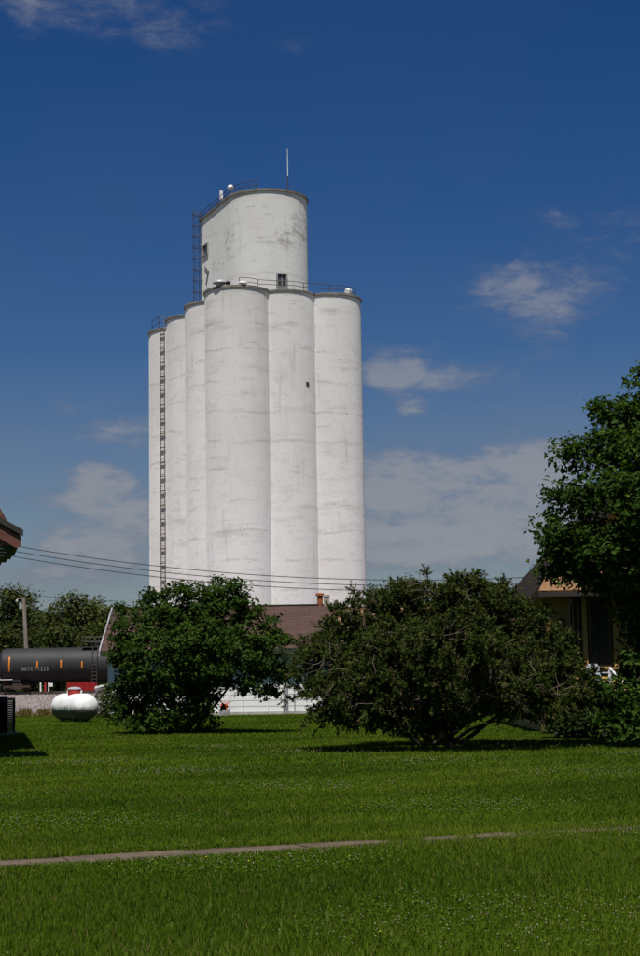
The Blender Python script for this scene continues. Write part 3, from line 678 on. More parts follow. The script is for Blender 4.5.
# ------------------------------------------------------------------ yellow house on the right
def make_yellow_house():
    YP = 43.0; o = gp(600, 733); ox, oy = at(600, 700, YP).x, YP
    root = empty('yellow_house', (ox, oy, 0)); tag(root, 'yellow clapboard house with enclosed front porch behind the big tree', 'house')
    X_ = lambda px, Y=YP: at(px, 640, Y).x - ox
    Z_ = lambda py, px=590, Y=YP: at(px, py, Y).z
    xl, xr = X_(552), X_(760); zs = Z_(667); ze = Z_(592)
    yf = 0.0
    # porch: planks below the windows, piers, panes
    def planks(x0, x1, z0, z1, y, bh=0.125, mat='yellow_board'):
        n = max(1, round((z1 - z0) / bh)); bh = (z1 - z0) / n
        m = MB().add([(x0, y + .03, 0), (x1, y + .03, 0), (x1, y - .03, 0), (x0, y - .03, 0), (x0, y + .03, bh), (x1, y + .03, bh), (x1, y - .005, bh), (x0, y - .005, bh)], [(0, 1, 2, 3), (7, 6, 5, 4), (3, 2, 6, 7), (0, 3, 7, 4), (1, 5, 6, 2)])
        p = m.build('siding_board', mat, root, loc=(0, 0, z0))
        for i in range(1, n): share(p, 'siding_board', (0, 0, z0 + i * bh), root)
    MB().span((xl, 0.05, 0.0), (xr, 0.25, 0.20)).build('foundation', 'concrete_pad', root)
    planks(xl, xr, 0.20, zs - .06, 0.05); MB().span((xl + .01, 0.081, 0.20), (xr, 0.2, zs - .06)).build('wall', 'yellow_board', root)
    MB().span((xl - .03, -0.06, zs - .06), (xr, 0.22, zs)).build('porch_sill', 'yellow_board', root)
    planks(xl, X_(571), zs, ze - .1, 0.05); MB().span((xl + .01, 0.081, zs), (X_(571), 0.2, ze - .1)).build('wall', 'yellow_board', root)
    planks(X_(614), xr, zs, ze - .1, 0.05); MB().span((X_(614) + .01, 0.081, zs), (xr, 0.2, ze - .1)).build('wall', 'yellow_board', root)
    for (a, b) in ((583, 587.5),): MB().span((X_(a), -0.02, zs + .002), (X_(b), 0.18, ze - .1)).build('post', 'yellow_board', root)
    for (a, b) in ((571, 583), (587.5, 614)):
        w = MB(); x0, x1 = X_(a) + .01, X_(b) - .01; w.span((x0, .05, zs + .002), (x0 + .06, .13, ze - .1)); w.span((x1 - .06, .05, zs + .002), (x1, .13, ze - .1)); w.span((x0 + .06, .05, zs + .002), (x1 - .06, .13, zs + .07)); w.span((x0 + .06, .05, ze - .2), (x1 - .06, .13, ze - .1))
        fo = w.build('window', 'dark_board', root); n = 1 if b - a < 15 else 2
        if n == 2: MB().span(((x0 + x1) / 2 - .03, .06, zs + .07), ((x0 + x1) / 2 + .03, .12, ze - .2)).build('mullion', 'dark_board', fo)
        cw = (x1 - x0 - .12) / n
        for i in range(n): MB().span((x0 + .06 + i * cw + .035, .085, zs + .07), (x0 + .06 + (i + 1) * cw - .035, .10, ze - .2)).build('pane', 'window_dark', fo)
    # narrow side light in the left pier
    w = MB(); x0, x1 = X_(560.5), X_(565.5); fo = w.span((x0, -.01, Z_(652)), (x1, .02, Z_(618))).build('window', 'dark_board', root); MB().span((x0 + .03, -.022, Z_(650)), (x1 - .03, -.012, Z_(620))).build('pane', 'window_dark', fo)
    # porch roof with deep eave
    el = X_(540, YP - .75); e1 = xr + .6; zt = ze + 0.55
    slope('porch_roof', (el + .9, 2.0, zt + .55), (e1, 2.0, zt + .55), (e1, -.78, ze + .02), (el, -.78, ze + .02), 0.08, 'shingle_tan', root)
    MB().span((el, -.80, ze - .14), (e1, -.76, ze - .02)).build('fascia', 'dark_board', root); MB().span((el + .05, -.755, ze - .13), (e1, .4, ze - .10)).build('soffit', 'dark_board', root)
    # main body and steep front gable
    YG = 2.0; g0 = at(527, 600, YP + YG - .4); gx0, gz0 = g0.x - ox, g0.z; s = 1.05; half = 4.4; gxa, gza = gx0 + half, gz0 + half * s
    MB().span((gx0 + .5, YG, 0), (gx0 + 2 * half - .5, YG + 9, gz0 + .5)).build('wall', 'yellow_board', root)
    MB().add([(x, y, z) for y in (YG, YG + .1) for (x, z) in ((gx0 + .5, gz0 + .5), (gxa, gza - .35), (gx0 + 2 * half - .5, gz0 + .5))], [(0, 1, 2), (5, 4, 3), (0, 3, 4, 1), (1, 4, 5, 2)]).build('gable', 'yellow_board', root)
    slope('roof', (gxa, YG - .45, gza), (gxa, YG + 9.4, gza), (gx0, YG + 9.4, gz0), (gx0, YG - .45, gz0), 0.16, 'shingle_dark', root)
    slope('roof', (gxa, YG + 9.4, gza), (gxa, YG - .45, gza), (gx0 + 2 * half, YG - .45, gz0), (gx0 + 2 * half, YG + 9.4, gz0), 0.16, 'shingle_dark', root)
    # downspout and white stair rail
    p = [Vector((X_(571.5) , -.06, Z_(588))), Vector((X_(572), -.07, Z_(600))), Vector((X_(570), -.07, Z_(606))), Vector((X_(570), -.07, 0.6))]
    MB().tube(p, 0.03, 6).build('downspout', 'post_grey', root)
    a, b = Vector((X_(605), -.5, Z_(668, 605, YP - .5))), Vector((X_(618.5), -.9, Z_(684.5, 618, YP - .9)))
    MB().tube([a, b], 0.035, 6).tube([a, (a.x, a.y, 0)], 0.03, 6).tube([b, (b.x, b.y, 0)], 0.03, 6).build('hand_rail', 'white_metal', root)
    # moulded chair standing on a small step in front of the porch
    c = empty('garden_chair', (ox + X_(598, YP - .62), oy - .62, 0.98), R(25)); tag(c, 'white plastic garden chair in front of the yellow house porch', 'chair')
    back = MB(); back.add([(x, y, z) for (y, z, k) in ((.20, .42, .20), (.23, .62, .23), (.27, .80, .21), (.29, .88, .14)) for x in (-k, -.07, .07, k)], [(i * 4 + j, i * 4 + j + 1, i * 4 + j + 5, i * 4 + j + 4) for i in range(3) for j in (0, 2)] + [(8, 9, 13, 12), (9, 10, 14, 13), (10, 11, 15, 14)][1:2])
    bo = back.build('backrest', 'plastic_white_shaded', c); sm = bo.modifiers.new('t', 'SOLIDIFY'); sm.thickness = .025
    MB().box((0, 0, .42), (.44, .42, .03)).build('seat', 'plastic_white_shaded', c)
    for sx in (-1, 1):
        for sy in (-1, 1): MB().tube([(sx * .19, sy * .18, .41), (sx * .23, sy * .22, 0)], [.025, .02], 6).build('leg', 'plastic_white_shaded', c)
        MB().tube([(sx * .22, .22, .64), (sx * .25, 0, .64), (sx * .24, -.19, .62), (sx * .22, -.2, .40)], .02, 6).build('armrest', 'plastic_white_shaded', c)
    st = MB(); st.span((X_(589), -1.05, 0), (X_(609), -.08, 0.98)); st.build('porch_step', 'dark_board', root)
make_yellow_house()

# ------------------------------------------------------------------ brown house at the left edge (only an eave is in view)
def make_left_house():
    YC = 33.5; c = at(22, 531, YC); h = c.z; rz = R(13)
    root = empty('brown_house', (c.x, YC, 0), rz); tag(root, 'house with reddish brown eave reaching in at the left edge', 'house')
    # local x to the right, y away; porch gable roof: eave corner at the origin, rake rising to the left
    k = math.tan(R(30)); wd = 2.6
    slope('porch_roof', (-wd, 0, h + wd * k), (-wd, 3.0, h + wd * k), (0, 3.0, h), (0, 0, h), 0.085, 'shingle_red', root)
    slope('porch_roof', (-wd, 3.0, h + wd * k), (-wd, 0, h + wd * k), (-2 * wd, 0, h), (-2 * wd, 3.0, h), 0.085, 'shingle_red', root)
    m = MB(); zt, zb = -.11, -.36; m.add([(x, y, z) for y in (0.03, .08) for (x, z) in ((-.03, h + zt), (-.03, h + zb + .05), (-.12, h + zb), (-wd, h + zb + wd * k), (-wd, h + zt + wd * k))], [(4, 3, 2, 1, 0), (5, 6, 7, 8, 9), (0, 1, 6, 5), (1, 2, 7, 6), (2, 3, 8, 7), (3, 4, 9, 8), (4, 0, 5, 9)]); m.build('rake_board', 'brown_board', root)
    MB().add([(x, y, z) for y in (-.03, .035) for (x, z) in ((.02, h - .11), (.02, h + .02), (-wd, h + .02 + wd * k), (-wd, h - .11 + wd * k))], [(3, 2, 1, 0), (4, 5, 6, 7), (0, 1, 5, 4), (1, 2, 6, 5), (2, 3, 7, 6), (3, 0, 4, 7)]).build('drip_edge', 'dark_board', root)
    # boxed cornice stepping back to the wall under the eave
    for i, (dx, z0, z1, mt) in enumerate(((-.06, -.30, -.105, 'brown_board'), (-.14, -.38, -.301, 'green_board'), (-.24, -.45, -.381, 'green_board'), (-.36, -.52, -.451, 'green_board'))):
        MB().span((-1.4, .09 + .02 * i, h + z0), (dx, 2.9, h + z1)).build('cornice', mt, root)
    MB().span((-2 * wd + .5, .9, h - .50), (-1.42, 2.9, h + .9)).build('gable', 'green_board', root)
    # main block, steep roof; its eave just touches the frame edge
    e0, e1 = at(6, 519, 37.0), at(2, 552, 50.0)
    W2L = lambda p: Vector(((p.x - c.x) * math.cos(rz) + (p.y - YC) * math.sin(rz), -(p.x - c.x) * math.sin(rz) + (p.y - YC) * math.cos(rz), p.z))
    a, b = W2L(e0), W2L(e1); b.z = a.z; rx, rh = 2.6, 4.6
    ra, rb = a + Vector((-rx, 0.1, rh)), b + Vector((-rx, -0.1, rh))
    slope('roof', ra, rb, b, a, 0.12, 'shingle_red', root); slope('roof', rb, ra, a + Vector((-2 * rx, 0, 0)), b + Vector((-2 * rx, 0, 0)), 0.12, 'shingle_red', root)
    x1 = min(a.x, b.x) - .35; MB().span((x1 - 4.2, a.y + .3, 0), (x1, b.y - .3, a.z + .1)).build('wall', 'brown_board', root)
    for y in (a.y + .3, b.y - .35): MB().add([(x, yy, z) for yy in (y, y + .05) for (x, z) in ((x1, a.z + .1), (x1 - 2.1, a.z + rh - .5), (x1 - 4.2, a.z + .1))], [(0, 1, 2), (5, 4, 3), (0, 3, 4, 1), (1, 4, 5, 2)]).build('gable', 'brown_board', root)
    for sx in (-2 * wd + .6, -1.5):   # porch posts, out of frame
        MB().span((sx - .08, 1.0, 0), (sx + .08, 1.16, h - .4)).build('porch_post', 'brown_board', root)
make_left_house()

def make_ac():
    p = gp(4.5, 735.5); s = p.y / F; w, hgt = 1.0, 1.14
    x1 = at(8.0, 720, p.y).x
    root = empty('air_conditioner', (x1 - w / 2, p.y + .5, lawn_z(p.x, p.y) - .02), R(-3)); tag(root, 'dark boxy air conditioner unit in the shade at the left edge', 'air conditioner')
    MB().span((-w / 2 - .08, -w / 2 - .08, 0), (w / 2 + .08, w / 2 + .08, .07)).build('pad', 'concrete_pad', root)
    MB().span((-w / 2 + .03, -w / 2 + .03, .07), (w / 2 - .03, w / 2 - .03, hgt - .08)).build('housing', 'window_dark', root)
    for sx in (-1, 1):
        for sy in (-1, 1): MB().box((sx * (w / 2 - .03), sy * (w / 2 - .03), .57), (.07, .07, 1.0)).build('corner_post', 'ac_body', root)
    MB().span((-w / 2, -w / 2, hgt - .085), (w / 2, w / 2, hgt)).build('top', 'ac_top', root)
    MB().lathe([(.36, hgt), (.36, hgt + .035), (.30, hgt + .035), (.30, hgt + .01), (.02, hgt + .02)], 20).build('fan_grille', 'ac_body', root)
    lv = MB().box((0, 0, 0), (w - .14, .03, .022), Matrix.Rotation(R(35), 3, 'X')).build('louvre', 'ac_body', root, loc=(0, -w / 2 + .015, .14))
    lr = MB().box((0, 0, 0), (.03, w - .14, .022), Matrix.Rotation(R(35), 3, 'Y')).build('louvre', 'ac_body', root, loc=(w / 2 - .015, 0, .14))
    for i in range(1, 16): share(lv, 'louvre', (0, -w / 2 + .015, .14 + i * .057), root); share(lr, 'louvre', (w / 2 - .015, 0, .14 + i * .057), root)
make_ac()

# ------------------------------------------------------------------ propane tank
def make_propane():
    p = gp(73, 722); r = 0.54; Lc = 2.15; zc = 0.09 + r
    ang = math.atan2(-0.85, 0.53)
    root = empty('propane_tank', (p.x, p.y + .3, lawn_z(p.x, p.y) - 0.03), ang); tag(root, 'white propane tank with red valve dome lying on the lawn', 'propane tank')
    prof = [(0.005, -Lc / 2 - r * .92)] + [(r * math.sin(t), -Lc / 2 - r * .92 * math.cos(t)) for t in np.linspace(.12, math.pi / 2, 11)] + [(r * math.sin(t), Lc / 2 + r * .92 * math.cos(t)) for t in np.linspace(math.pi / 2, .12, 11)] + [(0.005, Lc / 2 + r * .92)]
    b = MB().lathe(prof, 48, (0, 0, zc), Matrix.Rotation(R(90), 3, 'Y')).build('vessel', 'propane_white', root, smooth=True)
    for s in (-1, 1):
        MB().lathe([(r + .006, -.018), (r + .012, 0), (r + .006, .018)], 48, (s * Lc / 2 * .98, 0, zc), Matrix.Rotation(R(90), 3, 'Y')).build('weld_seam', 'propane_white', b, smooth=True)
        lg = MB()
        for t in (-1, 1): lg.box((s * .62, t * .30, .16), (.12, .08, .34), Matrix.Rotation(R(t * -14), 3, 'X'))
        lg.box((s * .62, 0, .03), (.16, .78, .06)); lg.build('leg', 'dark_steel', root)
        MB().box((s * .62, 0, -.02), (.4, 1.0, .07)).build('footing', 'concrete_pad', root)
        lu = MB().lathe([(.035, -.015), (.075, -.015), (.075, .015), (.035, .015), (.035, -.015)], 12, (s * .70, 0, zc + r + .055), Matrix.Rotation(R(90), 3, 'X')); lu.build('lifting_lug', 'propane_white', root)
    d = MB().lathe([(.27, zc + r - .06), (.27, zc + r + .16), (.28, zc + r + .165)], 24).build('valve_collar', 'cap_red', root, smooth=True)
    MB().lathe([(.285, zc + r + .16), (.29, zc + r + .19), (.22, zc + r + .24), (.10, zc + r + .262), (.01, zc + r + .27)], 24).build('dome_lid', 'galvanised', d, smooth=True)
make_propane()

# ------------------------------------------------------------------ tank car
def text_mesh(name, body, size, mat, parent, loc, rot):
    cu = bpy.data.curves.new(name, 'FONT'); cu.body = body; cu.size = size; cu.extrude = 0.006; cu.space_character = 1.12; cu.offset = 0.010
    t = bpy.data.objects.new(name + '_tmp', cu); COL.objects.link(t); dg = bpy.context.evaluated_depsgraph_get()
    me = bpy.data.meshes.new_from_object(t.evaluated_get(dg)); bpy.data.objects.remove(t)
    me.materials.clear(); me.materials.append(MATS[mat])
    o = bpy.data.objects.new(name, me); COL.objects.link(o); o.parent = parent; o.location = loc; o.rotation_euler = rot; return o

def make_tank_car():
    cxw = at(97, 670, TY).x; xl = at(-2, 670, TY).x; hl = cxw - xl
    zt = at(40, 647.8, TY - .2).z - RAIL_Z; r = 1.62; zc = zt - r
    root = empty('tank_car', (cxw, TY, RAIL_Z)); tag(root, 'black railway tank car with orange reflector strips and white lettering', 'tank car')
    prof = [(0.01, -hl)] + [(r * math.sin(t), -hl + .75 * (1 - math.cos(t))) for t in np.linspace(.15, math.pi / 2, 10)]
    prof = prof + [(a, -b) for a, b in reversed(prof)]
    tk = MB().lathe(prof, 48, (0, 0, zc), Matrix.Rotation(R(90), 3, 'Y')).build('tank', 'tank_black', root, smooth=True)
    for x in (-hl * .62, -hl * .31, hl * .31, hl * .62): MB().lathe([(r + .004, -.03), (r + .012, 0), (r + .004, .03)], 48, (x, 0, zc), Matrix.Rotation(R(90), 3, 'Y')).build('weld_seam', 'tank_black', tk, smooth=True)
    def surf(px, py):                      # point on the near flank of the tank
        w = at(px, py, TY - r * .9); z = w.z - RAIL_Z - zc; y = -math.sqrt(max(r * r - z * z, 0.05)); return Vector((w.x - cxw, y, z + zc)), math.asin(max(-1, min(1, z / r)))
    for (px, y0, y1) in ((9.2, 657, 671.5), (37.3, 661, 668.2), (61, 660, 668), (82, 661, 668)):
        p0, a0 = surf(px, y1); p1, a1 = surf(px, y0); m = MB(); w = .07
        st_ = [(a0 + (a1 - a0) * i / 6) for i in range(7)]
        vs = [(p0.x + s * w, -(r + o) * math.cos(a), zc + (r + o) * math.sin(a)) for a in st_ for s in (-1, 1) for o in (.004, .02)]
        fs = [(i * 4 + 1, i * 4 + 3, i * 4 + 7, i * 4 + 5) for i in range(6)] + [(i * 4, i * 4 + 1, i * 4 + 5, i * 4 + 4) for i in range(6)] + [(i * 4 + 3, i * 4 + 2, i * 4 + 6, i * 4 + 7) for i in range(6)] + [(0, 2, 3, 1), (24, 25, 27, 26)]
        m.add(vs, fs).build('reflector', 'reflector_orange', tk)
    p, a = surf(21.5, 671.2)
    adv = 0.0
    for ch in 'NATX 71225':
        if ch != ' ':
            tx = text_mesh('letter', ch, 0.52, 'letter_white', tk, (p.x + adv, p.y - .035, p.z + .02), (R(90) - a, 0, 0)); tx.scale = (.62, 1, 1)
        adv += .15 if ch == ' ' else .275
    # frame, end sill, bolster, trucks with wheels
    sl2 = MB()
    for s in (-1, 1): sl2.span((s * (hl - 2.6), -.42, .82), (s * (hl + .55), .42, 1.12)); sl2.span((s * (hl - .25), -1.25, .80), (s * (hl + .15), 1.25, 1.14))
    sl2.build('underframe', 'truck_steel', root)
    for s in (-1, 1):
        bx = s * (hl - 1.95)
        MB().span((bx - .35, -1.15, .95), (bx + .35, 1.15, zc - r * .55)).build('saddle', 'tank_black', root)
        t = MB()
        for q in (-1, 1):
            t.add([(bx + x, q * 1.0 + y, z) for y in (-.07, .07) for (x, z) in ((-1.25, .36), (-1.25, .58), (-.55, .62), (-.4, .82), (.4, .82), (.55, .62), (1.25, .58), (1.25, .36), (.7, .38), (.4, .22), (-.4, .22), (-.7, .38))], [tuple(reversed(range(12))), tuple(range(12, 24))] + [(i, (i + 1) % 12, 12 + (i + 1) % 12, 12 + i) for i in range(12)])
        t.box((bx, 0, .62), (.45, 2.0, .25)); to = t.build('truck_frame', 'truck_steel', root)
        for q in (-.88, .88):
            for yy in (-1, 1):
                MB().lathe([(.03, -.05), (.12, -.07), (.15, -.02), (.36, -.02), (.40, -.06), (.455, -.06), (.48, .05), (.455, .07), (.03, .07)], 28, (bx + q, yy * .755, .457), Matrix.Rotation(R(90 * yy), 3, 'X')).build('wheel', 'truck_steel', to, smooth=True)
            MB().tube([(bx + q, -.75, .457), (bx + q, .75, .457)], .08, 8).build('axle', 'truck_steel', to)
        cp = MB(); cp.box((s * (hl + .95), 0, .9), (.9, .24, .26)); cp.box((s * (hl + 1.45), .06, .9), (.26, .34, .32)); cp.build('coupler', 'truck_steel', root)
        gr = MB()
        for yy in (-1.28, 1.28): gr.tube([(s * (hl + .1), yy, .55), (s * (hl + .1), yy, 1.9)], .03, 6).tube([(s * (hl - .3), yy, .55), (s * (hl - .3), yy, 1.9)], .03, 6); [gr.tube([(s * (hl + .1), yy, z), (s * (hl - .3), yy, z)], .025, 5) for z in (.6, .95, 1.3, 1.65)]
        gr.tube([(s * (hl + .1), -1.28, 1.15), (s * (hl - 1.6), -1.28, 1.15)], .035, 6)
        gr.build('grab_irons', 'white_metal', root)
    # loading platform, railing, dome and side ladders at mid-length
    MB().lathe([(.32, zt - .05), (.32, zt + .28), (.36, zt + .30), (.36, zt + .36), (.02, zt + .40)], 20).build('manway', 'tank_black', root, smooth=True)
    pf = MB(); pf.span((-1.3, -1.1, zt - .02), (1.3, -.42, zt + .03)); pf.span((-1.3, .42, zt - .02), (1.3, 1.1, zt + .03)); pl = pf.build('platform', 'dark_steel', root)
    ra = MB()
    for y in (-1.1, 1.1):
        for z in (.5, .95): ra.tube([(-1.3, y, zt + z), (1.3, y, zt + z)], .025, 5)
        for x in (-1.3, 0, 1.3): ra.tube([(x, y, zt), (x, y, zt + .95)], .025, 5)
    ra.build('railing', 'dark_steel', pl)
    for y in (-1, 1):
        la = MB(); yy = y * (r + .16)
        for x in (-.22, .22): la.tube([(x, yy, .6), (x, yy, zc + .5), (x, y * 1.1, zt + .05)], .03, 6)
        lo = la.build('side_ladder', 'dark_steel', root); rg = MB().tube([(-.22, 0, 0), (.22, 0, 0)], .02, 5).build('rung', 'dark_steel', lo, loc=(0, yy, .75))
        for i in range(1, 7): share(rg, 'rung', (0, yy, .75 + .33 * i), lo)
    MB().lathe([(.16, .62), (.16, 1.0), (.24, 1.02), (.24, zc - r + .1)], 16).build('outlet_valve', 'dark_steel', root)
make_tank_car()

# things seen through the gap under the car, on the far side of the track
def make_far_side():
    Yb = 162.0; zg = 0.12
    a, b = at(68, 690, Yb), at(96, 690, Yb); z1 = at(82, 682.2, Yb).z
    root = empty('red_trailer', ((a.x + b.x) / 2, Yb, zg)); tag(root, 'low red farm trailer seen under the tank car', 'trailer'); w = (b.x - a.x)
    z1 = z1 + .05
    MB().span((-w / 2, -.9, .38), (w / 2, .9, .5)).build('deck', 'paint_red', root)
    for i in range(5): MB().span((-w / 2 + i * w / 5 + .015, -.93, .50), (-w / 2 + (i + 1) * w / 5 - .015, -.88, z1 - zg)).build('side_panel', 'paint_red', root)
    MB().span((-w / 2, .86, .50), (w / 2, .92, z1 - zg)).build('back_panel', 'paint_red', root)
    for x in (-w / 2 + .5, w / 2 - .5):
        for y in (-.8, .8): MB().lathe([(.05, -.09), (.16, -.1), (.20, -.06), (.30, -.1), (.36, -.05), (.36, .05), (.30, .1), (.05, .09)], 18, (x, y, .33), Matrix.Rotation(R(90), 3, 'X')).build('wheel', 'dark_steel', root, smooth=True)
    MB().tube([(w / 2, 0, .45), (w / 2 + 1.2, 0, .42)], .05, 6).build('drawbar', 'dark_steel', root)
    # white and red barricade
    c = at(45, 690, Yb - 2); bz = at(45, 692, Yb - 2).z; bz = 0.12; ztop = at(45, 682, Yb - 2).z + .1
    r2 = empty('road_barricade', (c.x, Yb - 2, bz)); tag(r2, 'white and red barricade seen under the left end of the tank car', 'barricade')
    hh = ztop - bz
    for x in (-.45, .35): MB().box((x, 0, hh / 2), (.14, .1, hh)).build('upright', 'white_metal', r2)
    MB().box((0, 0.02, hh / 2), (.16, .1, hh)).build('upright', 'cap_red', r2)
    MB().box((-.15, -.09, .32), (1.5, .06, .22)).build('rail_board', 'white_metal', r2); MB().box((.55, -.09, hh - .4), (.45, .06, .35)).build('sign_board', 'white_metal', r2)
    for x in (-.45, .35): MB().box((x, 0, .05), (.16, .9, .1)).build('foot', 'white_metal', r2)
    # white gate pole slanting up to the right
    a, b = at(96.5, 688.5, 118), at(118, 684, 112)
    r3 = empty('white_pole_barrier', ((a.x + b.x) / 2, 115, 0.15)); tag(r3, 'white barrier pole slanting up behind the leafy bush', 'barrier'); o = Vector(r3.location)
    MB().tube([a - o, b - o], .17, 8).build('pole', 'white_metal', r3); 
    for q in (a, b): MB().tube([Vector((q.x, q.y, .1)) - o, q - o], .09, 8).build('post', 'white_metal', r3)
    c = gp(224, 713.5); 
    r4 = empty('fuel_can', (at(224, 700, 72.3).x, 72.3, .0)); tag(r4, 'small orange fuel can on a crate by the shed wall', 'can')
    zb = .30; MB().prism([(-.15, -.09), (.15, -.09), (.15, .09), (-.15, .09)], zb, zb + .24).build('can_body', 'paint_orange', r4); MB().tube([(-.1, 0, zb + .24), (-.1, 0, zb + .31), (.1, 0, zb + .31), (.1, 0, zb + .24)], .02, 6).build('handle', 'paint_orange', r4); MB().tube([(.12, 0, zb + .22), (.26, 0, zb + .36)], .022, 6).build('spout', 'paint_orange', r4)
    cr = empty('crate', (r4.location.x, 72.3, 0)); tag(cr, 'weathered grey crate under the orange fuel can', 'crate')
    for z in (.05, .15, .25): 
        for y in (-.16, .16): MB().box((0, y, z), (.44, .02, .085)).build('slat', 'post_grey', cr)
        for x in (-.22, .22): MB().box((x, 0, z), (.02, .30, .085)).build('slat', 'post_grey', cr)
    MB().box((0, 0, .285), (.46, .36, .03)).build('lid', 'post_grey', cr)
make_far_side()

# ------------------------------------------------------------------ poles and power lines
def make_lines():
    def pole(px, Yp, ztop, lean, label, cross=True, lamp=False, rad=.16):
        b = at(px, 680, Yp); root = empty('utility_pole', (b.x, Yp, 0)); tag(root, label, 'utility pole', 'wooden utility poles')
        MB().tube([(0, 0, -.2), (lean * .5, 0, ztop / 2), (lean, 0, ztop)], [rad, rad * .88, rad * .75], 12).build('shaft', 'pole_wood', root, smooth=True)
        if cross:
            for z in (0, .33, .66): MB().lathe([(.02, -.07), (.06, -.05), (.045, 0), (.06, .05), (.02, .07)], 10, (lean, -rad - .05, ztop - .25 - z)).build('insulator', 'white_metal', root)
        if lamp:
            m = MB().tube([(lean, 0, ztop - .35), (lean - .35, -.2, ztop - .12), (lean - .62, -.3, ztop - .2)], .04, 6)
            m.build('lamp_arm', 'galvanised', root)
            MB().lathe([(.04, .10), (.12, 0), (.15, -.1), (.12, -.2), (.02, -.22)], 14, (lean - .66, -.3, ztop - .35)).build('lamp_head', 'galvanised', root, smooth=True)
            MB().lathe([(.14, -.3), (.19, -.3), (.19, .3), (.14, .3), (.14, -.3)], 12, (lean - .28, -.05, ztop - .95)).build('transformer', 'galvanised', root, smooth=True)
        return root, lean
    YW = 90.0; zl = at(-95, 525, YW).z; zr = at(790, 552, YW).z
    p1, _ = pole(-95, YW, zl + .25, 0, 'wooden utility pole left of the brown eave carrying three wires'); p2, _ = pole(790, YW, zr + .25, 0, 'wooden utility pole right of the big tree carrying three wires')
    for i, dy in enumerate((0, 5.4, 10.8)):
        pts = []
        for px in np.linspace(-95, 790, 60):
            y = 580.2 - 2.17e-4 * (px - 412) ** 2 + dy + (3.0 * i / 2 if px < 200 else 0) * 0
            pts.append(at(px, y + (px - 320) * 0.0, YW))
        l0 = Vector((pts[0].x, YW, 0)); m = MB().tube([p - l0 for p in pts], 0.022, 5)
        o = m.build('power_line', 'cable'); o.location = l0
        tag(o, ('topmost', 'middle', 'lowest')[i] + ' of the three black power lines crossing the silos', 'power line', 'three power lines')
    Yq = 170.0; t = at(23.5, 597, Yq); b = at(27, 650, Yq); lean = t.x - at(28.5, 680, Yq).x
    p3, _ = pole(28.5, Yq, t.z, lean, 'leaning wooden utility pole with lamp behind the tank car', cross=False, lamp=True, rad=.26)
    # thin service wires
    for (pa, pb, lab) in (((-60, 572), (118, 601), 'thin wire sagging from the left edge to the shed ridge'),):
        a, b = at(*pa, 78.0), at(*pb, 76.4); pts = [a.lerp(b, k) - Vector((0, 0, 1.0 * .35 * (4 * k * (1 - k)))) for k in np.linspace(0, 1, 16)]
        o = MB().tube([p - pts[0] for p in pts], .010, 5).build('service_wire', 'cable'); o.location = pts[0]; tag(o, lab, 'wire')
    a, b = Vector((p3.location.x + lean, Yq, t.z - .12)), at(-50, 592, Yq); o = MB().tube([(0, 0, 0), b - a], .03, 5).build('service_wire', 'cable'); o.location = a; tag(o, 'thin wire running left from the leaning utility pole', 'wire')
    a, b = at(40, 545, 110.0), at(420, 571, 110.0)
    pts = [at(px, 548 + (px - 40) * .068 - 0.00007 * (px - 40) * (420 - px) * -1, 112.0) for px in np.linspace(-90, 700, 40)]
make_lines()

# ------------------------------------------------------------------ vegetation
def leaf_quads(P, Nrm, size, rs, aspect=0.55, fold=0.25):
    """diamond leaves folded along the midrib: two triangles each -> (n*6, 3)"""
    n = len(P); a = rs.normal(size=(n, 3)); a -= (a * Nrm).sum(1, keepdims=True) * Nrm; a /= np.linalg.norm(a, axis=1, keepdims=True) + 1e-9
    b = np.cross(Nrm, a); s = size[:, None]
    base = P - a * s * .5; tip = P + a * s * .5 - Nrm * s * .10; up = Nrm * s * fold * .4
    l = P - b * s * aspect * .5 + up + a * s * .02; r = P + b * s * aspect * .5 + up + a * s * .02
    V = np.stack([base, r, tip, base, tip, l], 1); return V.reshape(-1, 3)

def foliage(blobs, n_cl, per, leaf, rs, lo, hi, sig=0.2, up=0.5, shell=(0.45, 1.05), zmin=0.1, yellow=0.05):
    """blobs: (center, radii) list -> leaf triangles and colours"""
    vol = np.array([(b[1][0] * b[1][1] * b[1][2]) ** (2 / 3) for b in blobs]); vol /= vol.sum()
    Ps, Ns, Cs, lsz = [], [], [], []
    for (c, rd), v in zip(blobs, vol):
        k = max(4, int(n_cl * v)); d = rs.normal(size=(k, 3)); d /= np.linalg.norm(d, axis=1, keepdims=True)
        rad = shell[0] + (shell[1] - shell[0]) * rs.random(k) ** 0.6
        cc = np.array(c) + d * np.array(rd) * rad[:, None]
        m = rs.integers(int(per * .5), int(per * 1.5) + 1, k); idx = np.repeat(np.arange(k), m)
        off = np.clip(rs.normal(size=(len(idx), 3)), -1.7, 1.7) * sig * np.array([1.15, 1.15, .75]) * rs.uniform(.6, 1.3, (k, 1))[idx]
        p = cc[idx] + off
        nn = d[idx] * (1 - up) + np.array([0, 0, up]) + rs.normal(size=p.shape) * .42; nn /= np.linalg.norm(nn, axis=1, keepdims=True)
        q = np.clip(rs.random(k)[idx] ** 1.6 * .85 + rs.random(len(idx)) * .35, 0, 1)[:, None]; lsz.append((rs.uniform(.72, 1.3, k)[idx]))
        col = (1 - q) * np.array(lo) + q * np.array(hi)
        yl = (rs.random(len(idx)) < yellow)[:, None]; col = np.where(yl, np.array(hi) * np.array([1.9, 1.5, 1.1]), col)
        Ps.append(p); Ns.append(nn); Cs.append(col)
    P, N_, C = np.concatenate(Ps), np.concatenate(Ns), np.concatenate(Cs)
    k = P[:, 2] > zmin; P, N_, C = P[k], N_[k], C[k]
    sz = leaf * rs.uniform(.7, 1.3, len(P)) * np.concatenate(lsz)[k]
    return leaf_quads(P, N_, sz, rs), np.repeat(C, 6, 0)

